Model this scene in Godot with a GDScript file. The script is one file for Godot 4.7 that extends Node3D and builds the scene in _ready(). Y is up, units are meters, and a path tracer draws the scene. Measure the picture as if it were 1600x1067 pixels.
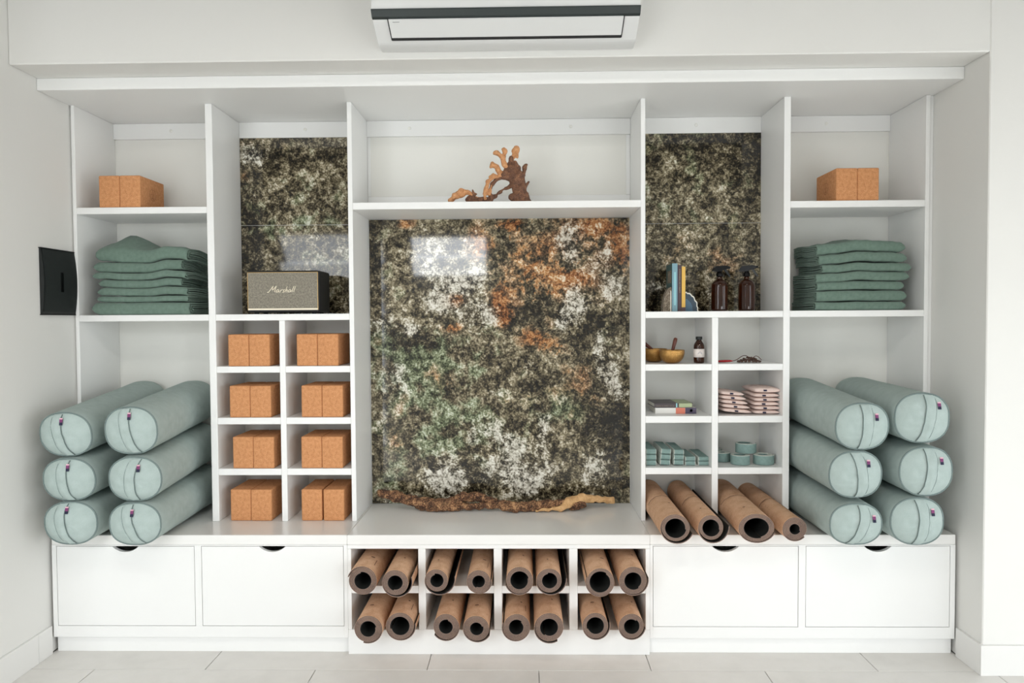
extends Node3D

# ---------------------------------------------------------------- measures (metres)
const Z_BACK := -0.334      # back of the bays
const Z_BASE := 0.217       # front of the base cabinets and of the top board
const Z_PIER := 0.384       # front of the wall beside and above the alcove
const X_LEFT := -2.16       # left wall
const X_RIGHT := 1.907      # right side of the alcove
const Y_TOP := 2.53         # underside of the top board
const Y_WORK := 0.5406      # worktop
const Y_CEIL := 3.05
const Z_WINDOW := 4.1

var M := {}
var taken := {}
var boxes := {}

# ---------------------------------------------------------------- naming
func numbered(called: String) -> String:
	var n: int = taken.get(called, 0)
	taken[called] = n + 1
	return called if n == 0 else "%s_%03d" % [called, n]

func tag(o: Node, label: String, category: String, group := "") -> Node:
	o.set_meta("label", label)
	o.set_meta("category", category)
	if group != "":
		o.set_meta("group", group)
	return o

func thing(called: String, label: String, category: String, at := Vector3.ZERO, group := "") -> Node3D:
	var o := Node3D.new()
	o.name = numbered(called)
	add_child(o)
	o.position = at
	tag(o, label, category, group)
	return o

func part(called: String, mesh: Mesh, material: Material, parent: Node, at := Vector3.ZERO) -> MeshInstance3D:
	var o := MeshInstance3D.new()
	o.mesh = mesh
	o.material_override = null
	o.set_surface_override_material(0, material)
	o.position = at
	if parent == self:
		o.name = numbered(called)
	else:
		o.name = called
	parent.add_child(o, true)
	return o

func struct_part(called: String, mesh: Mesh, material: Material) -> MeshInstance3D:
	var o := part(called, mesh, material, self)
	o.set_meta("kind", "structure")
	return o

# ---------------------------------------------------------------- shapes
func start(smooth := false) -> SurfaceTool:
	var st := SurfaceTool.new()
	st.begin(Mesh.PRIMITIVE_TRIANGLES)
	st.set_smooth_group(0 if smooth else -1)
	return st

func finish(st: SurfaceTool) -> ArrayMesh:
	st.generate_normals()
	return st.commit()

# corners run counter-clockwise seen from outside
func tri(st: SurfaceTool, a: Vector3, b: Vector3, c: Vector3) -> void:
	st.add_vertex(a)
	st.add_vertex(c)
	st.add_vertex(b)

func quad(st: SurfaceTool, a: Vector3, b: Vector3, c: Vector3, d: Vector3) -> void:
	tri(st, a, b, c)
	tri(st, a, c, d)

# a quad or triangle turned so that it faces away from c
func away(st: SurfaceTool, c: Vector3, q: Array) -> void:
	var m := Vector3.ZERO
	for p in q:
		m += p
	var out: bool = (q[1] - q[0]).cross(q[2] - q[0]).dot(m / q.size() - c) > 0.0
	for i in range(1, q.size() - 1):
		if out:
			tri(st, q[0], q[i], q[i + 1])
		else:
			tri(st, q[0], q[i + 1], q[i])

# a box with chamfered edges
func add_box(st: SurfaceTool, lo: Vector3, hi: Vector3, r := 0.0015) -> void:
	var c := (lo + hi) / 2.0
	var h := (hi - lo) / 2.0
	r = minf(r, minf(h.x, minf(h.y, h.z)) * 0.9)
	var v := func(sg: Vector3, ax: int) -> Vector3:   # corner vertex lying on the face across axis ax
		var p := h - Vector3.ONE * r
		p[ax] = h[ax]
		return c + p * sg
	for ax in 3:
		var b := (ax + 1) % 3
		var d := (ax + 2) % 3
		for s in [-1.0, 1.0]:
			var q := []
			for k in [[-1, -1], [1, -1], [1, 1], [-1, 1]]:
				var sg := Vector3.ONE
				sg[ax] = s
				sg[b] = k[0]
				sg[d] = k[1]
				q.append(v.call(sg, ax))
			away(st, c, q)
			for s2 in [-1.0, 1.0]:   # the edge along ax
				var e0 := Vector3.ONE
				e0[ax] = -1
				e0[b] = s
				e0[d] = s2
				var e1 := e0
				e1[ax] = 1
				away(st, c, [v.call(e0, b), v.call(e1, b), v.call(e1, d), v.call(e0, d)])
	for sx in [-1.0, 1.0]:
		for sy in [-1.0, 1.0]:
			for sz in [-1.0, 1.0]:
				var sg := Vector3(sx, sy, sz)
				away(st, c, [v.call(sg, 0), v.call(sg, 1), v.call(sg, 2)])

func box(lo: Vector3, hi: Vector3, r := 0.0015) -> ArrayMesh:
	var st := start()
	add_box(st, lo, hi, r)
	return finish(st)

func bx(x0: float, x1: float, y0: float, y1: float, z0: float, z1: float, r := 0.0015) -> ArrayMesh:
	return box(Vector3(x0, y0, z0), Vector3(x1, y1, z1), r)

func sized(size: Vector3, r := 0.0015) -> ArrayMesh:   # centred in x and z, standing on y = 0, shared
	var key := "%s %f" % [size, r]
	if not boxes.has(key):
		boxes[key] = box(Vector3(-size.x / 2, 0, -size.z / 2), Vector3(size.x / 2, size.y, size.z / 2), r)
	return boxes[key]

# a box with rounded edges (superellipsoid-like grid), for soft or moulded things
func round_box(size: Vector3, r: float, n := 4) -> ArrayMesh:
	var st := start(true)
	var h := size / 2.0
	var inner := h - Vector3.ONE * r
	for ax in 3:
		var b := (ax + 1) % 3
		var d := (ax + 2) % 3
		for s in [-1.0, 1.0]:
			var ub := steps(h[b], r, n)
			var ud := steps(h[d], r, n)
			var pt := func(i, j):
				var p := Vector3.ZERO
				p[ax] = h[ax] * s
				p[b] = ub[i]
				p[d] = ud[j]
				var q := Vector3(clampf(p.x, -inner.x, inner.x), clampf(p.y, -inner.y, inner.y), clampf(p.z, -inner.z, inner.z))
				return q + (p - q).normalized() * r
			for i in ub.size() - 1:
				for j in ud.size() - 1:
					if s > 0:
						quad(st, pt.call(i, j), pt.call(i + 1, j), pt.call(i + 1, j + 1), pt.call(i, j + 1))
					else:
						quad(st, pt.call(i, j + 1), pt.call(i + 1, j + 1), pt.call(i + 1, j), pt.call(i, j))
	return finish(st)

func steps(h: float, r: float, n: int) -> Array:
	var out := []
	for i in n + 1:
		out.append(-h + r - r * tan(PI / 4 * (1.0 - float(i) / n)))
	for i in n + 1:
		out.append(h - r + r * tan(PI / 4 * float(i) / n))
	return out

# profile of (radius, y), from the bottom up the outside
func add_lathe(st: SurfaceTool, prof: Array, seg := 28, off := Vector3.ZERO) -> void:
	for i in prof.size() - 1:
		for k in seg:
			var a0 := TAU * k / seg
			var a1 := TAU * (k + 1) / seg
			var p: Vector2 = prof[i]
			var q: Vector2 = prof[i + 1]
			var A := off + Vector3(p.x * sin(a0), p.y, p.x * cos(a0))
			var B := off + Vector3(p.x * sin(a1), p.y, p.x * cos(a1))
			var C := off + Vector3(q.x * sin(a1), q.y, q.x * cos(a1))
			var D := off + Vector3(q.x * sin(a0), q.y, q.x * cos(a0))
			if p.x > 1e-6:
				tri(st, A, B, C)
			if q.x > 1e-6:
				tri(st, A, C, D)

func lathe(prof: Array, seg := 28) -> ArrayMesh:
	var st := start(true)
	add_lathe(st, prof, seg)
	return finish(st)

func soften(prof: Array, n := 3) -> Array:   # rounds the corners of a profile or path
	var out := prof
	for k in n:
		var next := [out[0]]
		for i in out.size() - 1:
			if i > 0:
				next.append(out[i].lerp(out[i + 1], 0.25))
			if i < out.size() - 2:
				next.append(out[i].lerp(out[i + 1], 0.75))
		next.append(out[-1])
		out = next
	return out

# tube along points
func add_tube(st: SurfaceTool, pts: Array, radii: Array, seg := 8, closed := false, flat := 1.0) -> void:
	var n := pts.size()
	var rings := []
	var up := Vector3.UP
	for i in n:
		var a: Vector3 = pts[(i - 1 + n) % n] if closed else pts[maxi(i - 1, 0)]
		var b: Vector3 = pts[(i + 1) % n] if closed else pts[mini(i + 1, n - 1)]
		var t := (b - a).normalized()
		if absf(t.dot(up)) > 0.95:
			up = Vector3.RIGHT if absf(t.x) < 0.9 else Vector3.FORWARD
		var s := t.cross(up).normalized()
		up = s.cross(t).normalized()
		var ring := []
		var r: float = radii[i % radii.size()]
		for k in seg:
			var w := TAU * k / seg
			ring.append(pts[i] + s * cos(w) * r + up * sin(w) * r * flat)
		rings.append(ring)
	for i in (n if closed else n - 1):
		var r0: Array = rings[i]
		var r1: Array = rings[(i + 1) % n]
		for k in seg:
			var k1 := (k + 1) % seg
			quad(st, r0[k], r0[k1], r1[k1], r1[k])
	if not closed:
		for k in range(1, seg - 1):
			tri(st, rings[0][0], rings[0][k + 1], rings[0][k])
			tri(st, rings[n - 1][0], rings[n - 1][k], rings[n - 1][k + 1])

func tube(pts: Array, radii: Array, seg := 8, closed := false, flat := 1.0) -> ArrayMesh:
	var st := start(true)
	add_tube(st, pts, radii, seg, closed, flat)
	return finish(st)

# polygon in x, y pushed from z0 to z1; across_x: polygon in z, y pushed along x
func add_extrude(st: SurfaceTool, poly: PackedVector2Array, w0: float, w1: float, across_x := false) -> void:
	if Geometry2D.is_polygon_clockwise(poly):
		poly.reverse()
	var ix := Geometry2D.triangulate_polygon(poly)
	var v := func(p: Vector2, w: float) -> Vector3:
		return Vector3(w, p.y, p.x) if across_x else Vector3(p.x, p.y, w)
	for i in range(0, ix.size(), 3):
		var a := poly[ix[i]]
		var b := poly[ix[i + 1]]
		var c := poly[ix[i + 2]]
		if ((b - a).cross(c - a) < 0) != across_x:
			var t := b
			b = c
			c = t
		tri(st, v.call(a, w1), v.call(b, w1), v.call(c, w1))
		tri(st, v.call(a, w0), v.call(c, w0), v.call(b, w0))
	for i in poly.size():
		var a := poly[i]
		var b := poly[(i + 1) % poly.size()]
		if across_x:
			quad(st, v.call(a, w0), v.call(a, w1), v.call(b, w1), v.call(b, w0))
		else:
			quad(st, v.call(a, w0), v.call(b, w0), v.call(b, w1), v.call(a, w1))

func extrude(poly: PackedVector2Array, w0: float, w1: float, across_x := false) -> ArrayMesh:
	var st := start()
	add_extrude(st, poly, w0, w1, across_x)
	return finish(st)

# several boxes in one mesh: walls with openings, frames
func joined(list: Array, r := 0.0015) -> ArrayMesh:
	var st := start()
	for b in list:
		add_box(st, Vector3(b[0], b[2], b[4]), Vector3(b[1], b[3], b[5]), r)
	return finish(st)

# tapered capsules blended on a grid and meshed as surface nets; bones are [a, b, radius a, radius b]
func blended(bones: Array, cell: float, k: float, rough: float, nseed: int, floor_y := -1e9) -> ArrayMesh:
	var lo := Vector3.ONE * 1e9
	var hi := -lo
	for b in bones:
		for e in 2:
			var r: float = b[2 + e] + k + cell * 3
			lo = lo.min(b[e] - Vector3.ONE * r)
			hi = hi.max(b[e] + Vector3.ONE * r)
	var nx := int((hi.x - lo.x) / cell) + 2
	var ny := int((hi.y - lo.y) / cell) + 2
	var nz := int((hi.z - lo.z) / cell) + 2
	var f := PackedFloat32Array()
	f.resize(nx * ny * nz)
	f.fill(1.0)
	for b in bones:
		var A: Vector3 = b[0]
		var B: Vector3 = b[1]
		var ra: float = b[2]
		var rb: float = b[3]
		var R := maxf(ra, rb) + k + cell * 3
		var l := ((A.min(B) - Vector3.ONE * R - lo) / cell).floor()
		var h := ((A.max(B) + Vector3.ONE * R - lo) / cell).ceil()
		var ab := B - A
		var l2 := maxf(ab.length_squared(), 1e-9)
		for z in range(maxi(int(l.z), 0), mini(int(h.z), nz - 1) + 1):
			for y in range(maxi(int(l.y), 0), mini(int(h.y), ny - 1) + 1):
				for x in range(maxi(int(l.x), 0), mini(int(h.x), nx - 1) + 1):
					var p := lo + Vector3(x, y, z) * cell
					var t := clampf((p - A).dot(ab) / l2, 0.0, 1.0)
					var d := (p - A - ab * t).length() - lerpf(ra, rb, t)
					var i := (z * ny + y) * nx + x
					var o := f[i]
					var g := maxf(k - absf(o - d), 0.0) / k
					f[i] = minf(o, d) - g * g * k * 0.25
	if rough > 0.0:
		var n := FastNoiseLite.new()
		n.seed = nseed
		n.frequency = 22.0
		n.fractal_octaves = 3
		for z in nz:
			for y in ny:
				for x in nx:
					var i := (z * ny + y) * nx + x
					if absf(f[i]) < rough * 3.0:
						f[i] += rough * n.get_noise_3d(lo.x + x * cell, (lo.y + y * cell) * 1.4, (lo.z + z * cell) * 1.4)
	if floor_y > -1e8:
		for z in nz:
			for y in ny:
				for x in nx:
					var i := (z * ny + y) * nx + x
					f[i] = maxf(f[i], floor_y - (lo.y + y * cell))
	var st := start(true)
	var made := {}
	var sx := 1
	var sy := nx
	var sz := nx * ny
	var offs := [0, sx, sy, sx + sy, sz, sx + sz, sy + sz, sx + sy + sz]
	for z in nz - 1:
		for y in ny - 1:
			for x in nx - 1:
				var i := z * sz + y * sy + x
				var inside := 0
				for q in 8:
					if f[i + offs[q]] < 0.0:
						inside += 1
				if inside == 0 or inside == 8:
					continue
				var sum := Vector3.ZERO
				var cnt := 0
				for q in 8:
					for bit in [1, 2, 4]:
						if q & bit == 0:
							var v0 := f[i + offs[q]]
							var v1 := f[i + offs[q | bit]]
							if (v0 < 0.0) != (v1 < 0.0):
								var t := v0 / (v0 - v1)
								var c0 := Vector3(q & 1, (q >> 1) & 1, (q >> 2) & 1)
								var c1 := Vector3((q | bit) & 1, ((q | bit) >> 1) & 1, ((q | bit) >> 2) & 1)
								sum += c0.lerp(c1, t)
								cnt += 1
				made[i] = lo + (Vector3(x, y, z) + sum / cnt) * cell
	for i in made:
		for ax in 3:
			var st1: int = [sx, sy, sz][ax]
			var sb: int = [sy, sz, sx][ax]
			var sd: int = [sz, sx, sy][ax]
			var v0 := f[i]
			var v1 := f[i + st1]
			if (v0 < 0.0) == (v1 < 0.0):
				continue
			if not (made.has(i - sb) and made.has(i - sd) and made.has(i - sb - sd)):
				continue
			if v0 < 0.0:
				quad(st, made[i - sb - sd], made[i - sd], made[i], made[i - sb])
			else:
				quad(st, made[i - sb], made[i], made[i - sd], made[i - sb - sd])
	return finish(st)

# ---------------------------------------------------------------- materials
func rgb(r: float, g: float, b: float) -> Color:
	return Color(r / 255.0, g / 255.0, b / 255.0)

func mat(key: String, c: Color, rough := 0.6, metal := 0.0, spec := 0.5) -> StandardMaterial3D:
	var m := StandardMaterial3D.new()
	m.resource_name = key
	m.albedo_color = c
	m.roughness = rough
	m.metallic = metal
	m.metallic_specular = spec
	M[key] = m
	return m

func noise_image(size: int, freq: float, octaves: int, nseed: int, kind := FastNoiseLite.TYPE_SIMPLEX_SMOOTH) -> Image:
	var n := FastNoiseLite.new()
	n.noise_type = kind
	n.seed = nseed
	n.frequency = freq
	n.fractal_octaves = octaves
	var im := n.get_seamless_image(size, size)
	im.convert(Image.FORMAT_L8)
	return im

func ramp(stops: Array, t: float) -> Vector3:
	var f := clampf(t, 0.0, 0.9999) * (stops.size() - 1)
	var i := int(f)
	return stops[i].lerp(stops[i + 1], f - i)

# colour texture: two noises through a ramp of colours
func mottled(size: int, fine: float, coarse: float, mix: float, gain: float, stops: Array, nseed: int) -> ImageTexture:
	var a := noise_image(size, fine, 3, nseed).get_data()
	var b := noise_image(size, coarse, 3, nseed + 7).get_data()
	var lut := PackedByteArray()
	for i in 256:
		var c := ramp(stops, i / 255.0)
		lut.append(int(c.x))
		lut.append(int(c.y))
		lut.append(int(c.z))
	var out := PackedByteArray()
	out.resize(size * size * 3)
	for i in size * size:
		var t := (lerpf(a[i], b[i], mix) - 128.0) * gain + 128.0
		var j := clampi(int(t), 0, 255) * 3
		out[i * 3] = lut[j]
		out[i * 3 + 1] = lut[j + 1]
		out[i * 3 + 2] = lut[j + 2]
	return ImageTexture.create_from_image(Image.create_from_data(size, size, false, Image.FORMAT_RGB8, out))

func triplanar(m: StandardMaterial3D, tex: Texture2D, scale: float, bump: Texture2D = null, depth := 0.0, world := false) -> void:
	m.albedo_color = Color.WHITE
	m.albedo_texture = tex
	m.uv1_triplanar = true
	m.uv1_world_triplanar = world
	m.uv1_scale = Vector3.ONE * scale
	if bump:
		m.heightmap_enabled = true
		m.heightmap_texture = bump
		m.heightmap_scale = depth

func weave(size: int) -> ImageTexture:   # plain weave relief
	var n := noise_image(size, 0.2, 2, 5).get_data()
	var out := PackedByteArray()
	out.resize(size * size)
	for y in size:
		for x in size:
			var over := ((x / 4) + (y / 4)) % 2 == 0
			var s := absf(sin(PI * (x if over else y) / 4.0))
			out[y * size + x] = clampi(int(90 + 110 * s + (n[y * size + x] - 128) * 0.5), 0, 255)
	return ImageTexture.create_from_image(Image.create_from_data(size, size, false, Image.FORMAT_L8, out))

# the print of a weathered, lichen-covered rock face; spots are [kind, u, v, ru, rv, strength]
func rock(w: int, h: int, nseed: int, spots: Array, lift: float) -> ImageTexture:
	var lw := w / 8
	var lh := h / 8
	var low := PackedByteArray()
	low.resize(lw * lh * 4)
	for y in lh:
		for x in lw:
			var s := [0.0, 0.0, 0.0, 0.0]
			for p in spots:
				var du: float = ((x + 0.5) / lw - p[1]) / p[3]
				var dv: float = ((y + 0.5) / lh - p[2]) / p[4]
				var d := du * du + dv * dv
				if d < 4.0:
					s[p[0]] += p[5] * exp(-d * 0.9)
			for k in 4:
				low[(y * lw + x) * 4 + k] = clampi(int(s[k] * 170.0), 0, 255)
	var mask := Image.create_from_data(lw, lh, false, Image.FORMAT_RGBA8, low)
	mask.resize(w, h, Image.INTERPOLATE_CUBIC)
	var mk := mask.get_data()
	var n1 := FastNoiseLite.new()
	n1.noise_type = FastNoiseLite.TYPE_SIMPLEX
	n1.seed = nseed
	n1.frequency = 0.10
	n1.fractal_octaves = 4
	n1.fractal_gain = 0.60
	n1.domain_warp_enabled = true
	n1.domain_warp_amplitude = 10.0
	n1.domain_warp_frequency = 0.05
	var a := n1.get_image(w, h, false, false, false)
	a.convert(Image.FORMAT_L8)
	var da := a.get_data()
	n1.seed = nseed + 1
	n1.frequency = 0.034
	n1.domain_warp_amplitude = 26.0
	n1.domain_warp_frequency = 0.018
	var f2 := n1.get_image(w, h, false, false, false)
	f2.convert(Image.FORMAT_L8)
	var dm := f2.get_data()
	n1.seed = nseed + 3
	n1.frequency = 0.009
	n1.fractal_octaves = 4
	var b := n1.get_image(w, h, false, false, false)
	b.convert(Image.FORMAT_L8)
	var db := b.get_data()
	n1.seed = nseed + 5
	n1.fractal_type = FastNoiseLite.FRACTAL_RIDGED
	n1.frequency = 0.022
	n1.fractal_octaves = 3
	var c := n1.get_image(w, h, false, false, false)
	c.convert(Image.FORMAT_L8)
	var dc := c.get_data()
	n1.seed = nseed + 9
	n1.fractal_type = FastNoiseLite.FRACTAL_FBM
	n1.frequency = 0.004
	n1.fractal_octaves = 3
	var e := n1.get_image(w, h, false, false, false)
	e.convert(Image.FORMAT_L8)
	var de := e.get_data()
	# broken facets of the rock, each with a tone of its own, and the cracks between them
	n1.noise_type = FastNoiseLite.TYPE_CELLULAR
	n1.fractal_type = FastNoiseLite.FRACTAL_NONE
	n1.frequency = 0.030
	n1.cellular_jitter = 1.0
	n1.domain_warp_amplitude = 22.0
	n1.domain_warp_frequency = 0.03
	n1.cellular_return_type = FastNoiseLite.RETURN_CELL_VALUE
	var g := n1.get_image(w, h, false, false, true)
	g.convert(Image.FORMAT_L8)
	var dg := g.get_data()
	n1.cellular_return_type = FastNoiseLite.RETURN_DISTANCE2_SUB
	var k2 := n1.get_image(w, h, false, false, true)
	k2.convert(Image.FORMAT_L8)
	var dk := k2.get_data()
	var moss := [Vector3(19, 17, 13), Vector3(56, 50, 38), Vector3(108, 99, 77), Vector3(166, 155, 129), Vector3(220, 212, 193)]
	var rust := [Vector3(26, 19, 14), Vector3(72, 52, 36), Vector3(124, 93, 66), Vector3(176, 143, 108), Vector3(224, 206, 180)]
	var green := [Vector3(18, 21, 15), Vector3(52, 57, 41), Vector3(98, 105, 78), Vector3(154, 161, 131), Vector3(210, 214, 197)]
	var pale := [Vector3(52, 48, 40), Vector3(128, 122, 109), Vector3(190, 184, 170), Vector3(221, 217, 205), Vector3(238, 236, 228)]
	var flame := [Vector3(48, 25, 12), Vector3(112, 62, 30), Vector3(168, 102, 54), Vector3(204, 150, 94), Vector3(230, 206, 168)]
	var luts := []
	for r in [moss, rust, green, pale, flame]:
		var l := PackedVector3Array()
		for i in 256:
			l.append(ramp(r, i / 255.0))
		luts.append(l)
	var l_moss: PackedVector3Array = luts[0]
	var l_rust: PackedVector3Array = luts[1]
	var l_green: PackedVector3Array = luts[2]
	var l_pale: PackedVector3Array = luts[3]
	var l_flame: PackedVector3Array = luts[4]
	var out := PackedByteArray()
	out.resize(w * h * 3)
	for i in w * h:
		var crack := maxf(34.0 - dk[i], 0.0)
		var fine := (da[i] - 128.0) * 0.66 + (dm[i] - 128.0) * 0.72 + (dg[i] - 128.0) * 0.20 - crack * 0.9
		var mid := db[i] - 128.0
		var t := clampi(int(lift + fine * 1.1 + mid * 0.6 - mk[i * 4 + 3] * 0.55 - (maxf(dc[i] - 205.0, 0.0)) * 1.2), 0, 255)
		var col := l_moss[t]
		var gw := clampf((mk[i * 4 + 2] + mid * 1.1 + (de[i] - 128) * 0.8 - 70.0) / 90.0, 0.0, 1.0)
		if gw > 0.0:
			col = col.lerp(l_green[t], gw)
		var rw := clampf((mk[i * 4 + 1] + mid * 0.7 + (de[i] - 128) * 0.5 + fine * 0.25 - 70.0) / 75.0, 0.0, 1.0)
		if rw > 0.0:
			col = col.lerp(l_rust[t], rw)
		var ow := clampf((mk[i * 4 + 1] + (dm[i] - 128) * 0.9 + mid * 0.4 - 128.0) / 46.0, 0.0, 1.0)
		if ow > 0.0:
			col = col.lerp(l_flame[t], ow * 0.7)
		var pw := clampf((mk[i * 4] + mid * 0.75 + fine * 0.55 - 84.0) / 78.0, 0.0, 1.0)
		if pw > 0.0:
			col = col.lerp(l_pale[clampi(int(150 + fine * 1.25 + mid * 0.3 - crack * 1.5), 0, 255)], pw * 0.9)
		out[i * 3] = int(col.x)
		out[i * 3 + 1] = int(col.y)
		out[i * 3 + 2] = int(col.z)
	return ImageTexture.create_from_image(Image.create_from_data(w, h, false, Image.FORMAT_RGB8, out))

func make_materials() -> void:
	mat("paint", rgb(237, 237, 235), 0.38)          # cabinet lacquer
	mat("worktop", rgb(236, 235, 232), 0.2)
	mat("backboard", rgb(232, 231, 225), 0.55)
	mat("wall", rgb(228, 227, 223), 0.85, 0.0, 0.3)
	mat("ceiling", rgb(150, 146, 140), 0.7, 0.0, 0.3)    # boarded
	mat("grout", rgb(192, 188, 182), 0.9)
	var grain := mottled(512, 0.02, 0.006, 0.5, 0.7, [Vector3(212, 209, 204), Vector3(222, 219, 214), Vector3(228, 225, 221)], 11)
	triplanar(mat("tile", Color.WHITE, 0.42), grain, 0.9, null, 0.0, true)
	mat("skirting", rgb(229, 228, 225), 0.4)
	# cork
	var bumps := ImageTexture.create_from_image(noise_image(512, 0.09, 3, 21))
	var cork := mottled(512, 0.11, 0.02, 0.25, 1.5, [Vector3(136, 86, 54), Vector3(190, 130, 86), Vector3(204, 144, 98), Vector3(213, 156, 110), Vector3(226, 178, 136)], 31)
	triplanar(mat("cork", Color.WHITE, 0.85, 0.0, 0.3), cork, 5.0, bumps, 0.04)
	var cork2 := mottled(512, 0.08, 0.012, 0.45, 1.2, [Vector3(170, 126, 95), Vector3(204, 162, 129), Vector3(215, 175, 143), Vector3(228, 194, 165)], 41)
	triplanar(mat("mat_cork", Color.WHITE, 0.8, 0.0, 0.3), cork2, 3.0, bumps, 0.02)
	mat("rubber", rgb(42, 43, 41), 0.8, 0.0, 0.3)
	mat("rubber_edge", rgb(104, 90, 85), 0.8, 0.0, 0.3)
	mat("print_dark", rgb(84, 52, 34), 0.8)
	mat("cork_print", rgb(120, 70, 40), 0.85)
	# cloth
	var wv := ImageTexture.create_from_image(noise_image(512, 0.2, 2, 61))
	var linen := mottled(512, 0.16, 0.01, 0.4, 0.9, [Vector3(150, 164, 160), Vector3(170, 184, 180), Vector3(187, 200, 197)], 51)
	triplanar(mat("linen", Color.WHITE, 0.95, 0.0, 0.2), linen, 4.0, weave(256), 0.03)
	mat("linen_seam", rgb(118, 132, 130), 0.95, 0.0, 0.2)
	var wool := mottled(512, 0.14, 0.015, 0.4, 1.0, [Vector3(90, 110, 99), Vector3(111, 132, 120), Vector3(132, 153, 141)], 71)
	triplanar(mat("wool", Color.WHITE, 1.0, 0.0, 0.1), wool, 5.0, wv, 0.12)
	M.wool.rim_enabled = true
	M.wool.rim = 0.3
	var blush := mottled(256, 0.15, 0.02, 0.4, 0.8, [Vector3(222, 198, 188), Vector3(232, 210, 201), Vector3(240, 222, 214)], 81)
	triplanar(mat("blush", Color.WHITE, 0.95, 0.0, 0.2), blush, 8.0, wv, 0.03)
	var teal := mottled(256, 0.2, 0.02, 0.3, 0.9, [Vector3(104, 128, 124), Vector3(128, 152, 147), Vector3(152, 174, 169)], 91)
	triplanar(mat("webbing", Color.WHITE, 0.85, 0.0, 0.3), teal, 10.0, wv, 0.03)
	mat("webbing_edge", rgb(206, 212, 204), 0.9)
	mat("tag_navy", rgb(34, 36, 62), 0.8)
	mat("tag_plum", rgb(122, 58, 104), 0.8)
	mat("tag_rose", rgb(226, 178, 190), 0.8)
	# wood
	var root := mottled(512, 0.06, 0.012, 0.45, 1.7, [Vector3(56, 36, 27), Vector3(94, 63, 47), Vector3(128, 88, 64), Vector3(168, 120, 84)], 101)
	triplanar(mat("root_wood", Color.WHITE, 0.7), root, 5.0, bumps, 0.25)
	var heart := mottled(512, 0.06, 0.012, 0.45, 1.5, [Vector3(136, 88, 54), Vector3(186, 128, 82), Vector3(208, 152, 104), Vector3(222, 176, 130)], 105)
	triplanar(mat("heart_wood", Color.WHITE, 0.65), heart, 5.0, bumps, 0.15)
	var bark := mottled(512, 0.05, 0.012, 0.5, 2.8, [Vector3(40, 26, 19), Vector3(84, 54, 37), Vector3(140, 98, 68), Vector3(206, 162, 116)], 111)
	triplanar(mat("bark", Color.WHITE, 0.8), bark, 4.0, bumps, 0.5)
	var bare := mottled(512, 0.05, 0.015, 0.5, 1.3, [Vector3(176, 130, 84), Vector3(214, 170, 118), Vector3(228, 190, 142)], 121)
	triplanar(mat("bare_wood", Color.WHITE, 0.75), bare, 4.0, bumps, 0.2)
	mat("mallet_wood", rgb(92, 42, 26), 0.45)
	# hard things
	mat("black_plastic", rgb(20, 24, 24), 0.45)
	mat("black_gloss", rgb(9, 9, 10), 0.3, 0.0, 0.3)
	var leather := ImageTexture.create_from_image(noise_image(256, 0.12, 2, 131))
	var hide := mottled(256, 0.12, 0.03, 0.3, 0.8, [Vector3(20, 20, 19), Vector3(28, 28, 26), Vector3(37, 37, 34)], 133)
	triplanar(mat("leatherette", Color.WHITE, 0.55), hide, 14.0, leather, 0.03)
	var salt := mottled(256, 0.24, 0.05, 0.25, 1.8, [Vector3(84, 80, 71), Vector3(134, 128, 115), Vector3(178, 171, 156)], 141)
	triplanar(mat("grille_cloth", Color.WHITE, 0.9), salt, 7.0)
	var mesh := mottled(256, 0.22, 0.05, 0.25, 1.0, [Vector3(14, 19, 19), Vector3(23, 29, 28), Vector3(34, 42, 41)], 143)
	triplanar(mat("speaker_mesh", Color.WHITE, 0.7), mesh, 9.0)
	mat("cream", rgb(236, 226, 204), 0.4)
	mat("gold", rgb(206, 168, 104), 0.35, 0.8)
	mat("appliance", rgb(226, 227, 226), 0.35)
	mat("appliance_dark", rgb(46, 54, 54), 0.3)
	mat("gap", rgb(40, 40, 40), 0.8)
	var amber := mat("amber_glass", Color(0.27, 0.12, 0.04, 0.35), 0.04)
	amber.refraction_enabled = true
	amber.refraction_scale = 0.05
	var bronze := mottled(256, 0.05, 0.012, 0.4, 1.2, [Vector3(138, 100, 54), Vector3(186, 142, 82), Vector3(212, 172, 110)], 151)
	triplanar(mat("bronze", Color.WHITE, 0.3, 0.9), bronze, 12.0, bumps, 0.06)
	mat("paper_label", rgb(232, 224, 218), 0.7)
	mat("ink_grey", rgb(150, 146, 160), 0.8)
	mat("pages", rgb(232, 228, 216), 0.9)
	mat("book_blue", rgb(124, 160, 172), 0.5)
	mat("book_deep_teal", rgb(66, 92, 88), 0.5)
	mat("book_plum", rgb(74, 56, 62), 0.5)
	mat("book_yellow", rgb(222, 178, 86), 0.5)
	mat("book_charcoal", rgb(66, 56, 58), 0.45)
	mat("book_sage", rgb(168, 180, 140), 0.5)
	mat("book_white", rgb(226, 224, 218), 0.5)
	mat("book_coral", rgb(214, 122, 98), 0.5)
	mat("book_violet", rgb(70, 60, 84), 0.5)
	mat("book_aqua", rgb(150, 206, 210), 0.5)
	mat("agate_rim", rgb(222, 218, 206), 0.3)
	mat("agate_deep", rgb(34, 56, 72), 0.35)
	mat("agate_blue", rgb(58, 92, 114), 0.35)
	var stone := mottled(256, 0.06, 0.02, 0.4, 1.6, [Vector3(92, 80, 66), Vector3(140, 126, 108), Vector3(186, 176, 160)], 161)
	triplanar(mat("agate_crust", Color.WHITE, 0.85), stone, 10.0, bumps, 0.2)
	mat("bead", rgb(84, 58, 46), 0.5)
	mat("red_thread", rgb(176, 40, 44), 0.9)
	mat("cord_brown", rgb(88, 54, 44), 0.8)
	mat("window_frame", rgb(232, 232, 230), 0.5)
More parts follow.
